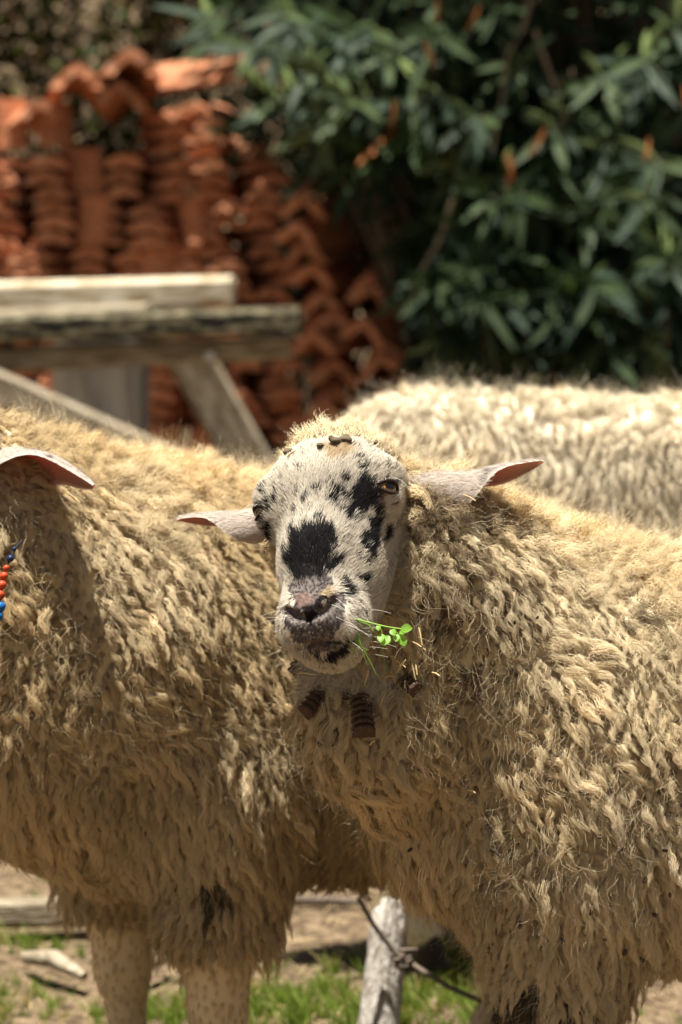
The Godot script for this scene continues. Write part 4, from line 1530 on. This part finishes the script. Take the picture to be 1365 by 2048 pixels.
# ---------------------------------------------------------------- collars, sprig, straws, clumps
func small_things() -> void:
	# bead collar of the second sheep
	var bp := at(14, 1180, 2.98)
	var bc := thing("bead_collar", bp, "string of red and blue beads round the tan sheep's neck", "collar")
	var cordp := []
	var cordr := []
	for e in [[36, 1098, 2.985, 5, "navy"], [28, 1117, 2.98, 8, "navy"], [20, 1136, 2.978, 7, "red"], [15, 1152, 2.975, 9, "red"], [11, 1170, 2.972, 10, "red"], [7, 1190, 2.97, 11, "red"], [7, 1214, 2.967, 12, "blue"], [2, 1233, 2.965, 12, "blue"], [-3, 1250, 2.963, 11, "blue"], [-12, 1268, 2.963, 11, "blue"], [-24, 1282, 2.963, 11, "red"], [-40, 1292, 2.965, 10, "red"], [-58, 1298, 2.97, 10, "blue"]]:
		var p := at(e[0] - 7, e[1], e[2]) - bp
		var m := SphereMesh.new()
		m.radius = e[3] * 0.00052
		m.height = m.radius * 1.8
		m.radial_segments = 16
		m.rings = 8
		put("bead", m, M["bead_" + e[4]], bc, Transform3D(Basis(Vector3.BACK, 0.5), p))
		cordp.append(p)
		cordr.append(0.0012)
	cordp.push_front(at(44, 1082, 3.03) - bp)
	cordr.append(0.0012)
	var cs := Shape.new()
	cs.tube(cordp, cordr, 6)
	put("cord", cs.mesh(), M.cord, bc)
	# rusty ridged collar of the spotted ewe: blocks of stacked plates on a band in the wool
	var kp := at(725, 1390, 2.84)
	var rc := thing("ridged_collar", kp, "rusty brown collar of ridged plate stacks under the spotted sheep's chin", "collar")
	for e in [[725, 1425, 2.80, 0.12, 6, 1.15], [632, 1398, 2.835, -0.72, 5, 0.85], [817, 1365, 2.80, 0.95, 3, 0.8], [597, 1325, 2.87, -0.5, 3, 0.6]]:
		var o := on_fleece(0, e[0], e[1], 0.020) - kp
		var st := Node3D.new()
		st.name = "plate_stack"
		rc.add_child(st, true)
		st.transform = Transform3D(Basis(Vector3.BACK, e[3]) * Basis(Vector3.RIGHT, -0.8) * Basis(Vector3.UP, 0.2), o)
		for q in e[4]:
			var ps := Shape.new()
			var w: float = 0.0185 * e[5] * (1.0 - 0.02 * q)
			var h := 0.0034
			var outline := []
			for c in [[-1.0, 0.55], [-0.9, -0.35], [-0.35, -0.75], [0.35, -0.75], [0.9, -0.35], [1.0, 0.55]]:
				outline.append(Vector2(c[0] * w * 0.55, -c[1] * w * 0.62))
			var idx := []
			for lv in [[-h, 0.92], [-h * 0.5, 1.0], [h * 0.5, 1.0], [h, 0.92]]:
				var rr := []
				for c in outline:
					rr.append(ps.vert(Vector3(c.x * lv[1], lv[0] * 0.6, c.y * lv[1]), Vector3.UP))
				idx.append(rr)
			for lv in 3:
				for c in 6:
					ps.quad(idx[lv][c], idx[lv + 1][c], idx[lv + 1][(c + 1) % 6], idx[lv][(c + 1) % 6])
			for c in range(1, 5):
				ps.tri(idx[3][0], idx[3][c], idx[3][c + 1])
				ps.tri(idx[0][0], idx[0][c + 1], idx[0][c])
			ps.faceted(0)
			put("plate", ps.mesh(), M.rust, st, Transform3D(Basis(Vector3.UP, rng.randf_range(-0.06, 0.06)), Vector3(0, (q - e[4] / 2.0) * 0.0078, 0)))
	var band := Shape.new()
	var bpts := []
	var brad := []
	for e in [[600, 1335, 2.885], [640, 1372, 2.86], [690, 1392, 2.845], [740, 1394, 2.84], [790, 1375, 2.84], [830, 1340, 2.86], [862, 1290, 2.90], [885, 1230, 2.95], [898, 1160, 2.95]]:
		bpts.append(on_fleece(0, e[0], e[1], 0.008) - kp)
		brad.append(0.0038)
	band.tube(bpts, brad, 8, Color(1, 1, 1), Vector2(0.5, 1.0))
	put("band", band.mesh(), M.rust, rc)
	# green sprig held in the mouth
	var sp := at(700, 1243, 2.765)
	var sprig := thing("green_sprig", sp, "fresh green sprig with round leaves hanging from the spotted sheep's mouth", "sprig")
	var stem_m := paint(0.22, 0.36, 0.06, 0.5)
	var leaf_m := paint(0.16, 0.34, 0.045, 0.4)
	leaf_m.backlight_enabled = true
	leaf_m.backlight = lin(0.55, 0.75, 0.15)
	var stem := Shape.new()
	var line := func(pts: Array, r0: float, r1: float, sh: Shape, d := 2.75):
		var a := []
		var rad := []
		for q in pts.size():
			a.append(at(pts[q][0], pts[q][1], d) - sp)
			rad.append(lerpf(r0, r1, float(q) / (pts.size() - 1)))
		sh.tube(a, rad, 6)
	line.call([[700, 1236], [722, 1241], [745, 1247], [775, 1254], [803, 1258]], 0.0010, 0.0007, stem)
	line.call([[775, 1254], [790, 1262], [800, 1270], [806, 1276]], 0.0006, 0.0004, stem)
	line.call([[758, 1250], [763, 1260], [765, 1270]], 0.0006, 0.0004, stem)
	line.call([[783, 1257], [786, 1266]], 0.0006, 0.0004, stem)
	put("stem", stem.mesh(), stem_m, sprig)
	var lf := leaf_mesh(0.012, 0.0095, 0.25, 0.15)
	var lm := lf.mesh()
	for e in [[802, 1258, 20, -2, 1.0], [779, 1272, -12, 14, 1.05], [803, 1270, 6, 20, 1.0], [764, 1268, -2, 10, 0.85], [784, 1258, 4, 10, 0.7], [793, 1268, 0, 12, 0.75], [757, 1250, 0, 12, 0.55], [800, 1262, 10, 4, 0.6]]:
		var d := (at(e[0] + e[2], e[1] + e[3], 2.745) - at(e[0], e[1], 2.75)).normalized()
		put("leaf", lm, leaf_m, sprig, Transform3D(toward(d, (Vector3(rng.randf_range(-0.4, 0.4), 0.5, 1.0)).normalized()).scaled_local(Vector3.ONE * e[4] * 0.95), at(e[0], e[1], 2.75) - sp))
	var gb := Shape.new()
	for path in [[[712, 1240], [738, 1250], [756, 1275], [766, 1305], [772, 1338]], [[708, 1250], [716, 1275], [726, 1305], [735, 1330]], [[714, 1262], [712, 1290], [706, 1312]], [[704, 1255], [722, 1290], [742, 1326], [754, 1350]], [[712, 1262], [730, 1272], [742, 1268]], [[706, 1262], [700, 1292], [712, 1310]], [[716, 1270], [722, 1286], [716, 1302]], [[710, 1275], [724, 1296], [738, 1300]]]:
		var pts := PackedVector3Array()
		for q in path:
			pts.append(at(q[0], q[1], 2.752) - sp)
		gb.strand(pts, 0.0016, 0.0005, Vector3(0, 0.3, 1).normalized(), Color(0.20, 0.34, 0.07))
	put("grass_blades", gb.mesh(), M.grass, sprig)
	# straws caught in the wool
	var straw := Shape.new()
	var bits := [[[575, 905], [592, 893]], [[928, 990], [952, 1002]], [[600, 1346], [632, 1350]], [[730, 1370], [738, 1340]], [[830, 1320], [835, 1350]], [[818, 1280], [852, 1300]], [[838, 1255], [845, 1290]], [[818, 1305], [832, 1360]], [[655, 1400], [660, 1438]], [[760, 1410], [772, 1385]], [[765, 1405], [766, 1382]], [[770, 1355], [790, 1352]], [[725, 1515], [742, 1535]], [[935, 1580], [952, 1586]], [[640, 1480], [648, 1488]], [[740, 1490], [750, 1482]], [[830, 1580], [850, 1565]], [[790, 1320], [812, 1335]], [[795, 1345], [812, 1320]], [[750, 1345], [762, 1360]], [[865, 1345], [880, 1352]], [[135, 985], [160, 1005]], [[1295, 1440], [1300, 1450]], [[1130, 1960], [1150, 1935]], [[700, 1350], [690, 1375]], [[720, 1362], [712, 1388]]]
	var base := at(725, 1350, 2.78)
	for e in bits:
		var w := 0 if e[0][0] > 560 else 1
		var a := on_fleece(w, e[0][0], e[0][1], 0.022) - base
		var b := on_fleece(w, e[1][0], e[1][1], 0.032) - base
		if e[0][1] < 910:
			a = at(e[0][0], e[0][1] + 8, 2.86) - base
			b = at(e[1][0], e[1][1] + 8, 2.86) - base
		straw.tube([a, (a + b) / 2 + Vector3(0, 0.001, 0.001), b], [0.0008, 0.0009, 0.0006], 5, Color(0.52, 0.39, 0.19) * rng.randf_range(0.7, 1.15))
	var so := put("caught_straw", straw.mesh(), M.tint, self, Transform3D(Basis(), base))
	tag(so, "dry straws caught in the wool under the spotted sheep's chin", "straw", "", "stuff")
	# clumps of dried mud on the poll
	for e in [[574, 912, 2.87, 9], [641, 902, 2.875, 7], [664, 890, 2.89, 11], [690, 886, 2.885, 12], [772, 892, 2.93, 13], [752, 884, 2.92, 9]]:
		var f := Field.new()
		var rr: float = e[3] * rng.randf_range(0.00034, 0.00050)
		f.egg(Vector3.ZERO, Vector3(rr * rng.randf_range(0.7, 1.3), rr * 0.6, rr), 0.003)
		for q in 4:
			f.egg(Vector3(rng.randf_range(-1, 1), rng.randf_range(-0.6, 0.6), rng.randf_range(-1, 1)) * rr * 0.9, Vector3.ONE * rr * rng.randf_range(0.4, 0.7), 0.002)
		var s := Shape.new()
		f.net(Vector3.ONE * -rr * 2.2, Vector3.ONE * rr * 2.2, rr * 0.3, s)
		f.aim(s, 0, 0.0006)
		var hp := Vector3(9, 9, 9)
		var v: float = e[1]
		while hp.x > 5.0 and v < 960.0:
			hp = hit(head_field(), ewe_head, e[0], v)
			v += 6.0
		var o := put("mud_clump", s.mesh(), M.dung, self, Transform3D(Basis(), ewe_head * (hp + Vector3(rng.randf_range(-0.004, 0.004), rng.randf_range(0.0, 0.006), 0.002))))
		tag(o, "dried brown mud clump stuck in the wool of the spotted sheep's forehead", "clump", "mud clumps on the forehead")
	# seeds and droppings caught in the fleece
	var seed_shape := Shape.new()
	var sb := on_fleece(0, 1200, 1700, 0.03)
	for e in [[1310, 1830], [1265, 1800], [1290, 1845], [1285, 1920], [1345, 1880], [1250, 1905], [1180, 1825], [1210, 1880], [1240, 1700], [1165, 1585], [1200, 1675], [1060, 1600], [1300, 1480], [1355, 1440], [1030, 1245], [915, 1360], [1075, 1235], [1100, 1560], [1330, 1700], [1125, 1880], [1040, 1850], [985, 1700], [1290, 1760], [1340, 1790], [820, 1700], [640, 1488]]:
		var p := on_fleece(0, e[0], e[1], 0.024) - sb
		var r := rng.randf_range(0.0014, 0.0034)
		var tilt := Vector3(rng.randf_range(-1, 1), rng.randf_range(-1, 1), 0.2).normalized() * r
		seed_shape.tube([p - tilt * 1.3, p - tilt * 0.7, p + tilt * 0.7, p + tilt * 1.3], [r * 0.2, r * 0.75, r * 0.7, r * 0.15], 7, Color(0.07, 0.052, 0.036))
	var seeds := put("seeds", seed_shape.mesh(), M.tint, self, Transform3D(Basis(), sb))
	tag(seeds, "dark seeds and droppings caught in the spotted sheep's fleece", "seeds", "", "stuff")
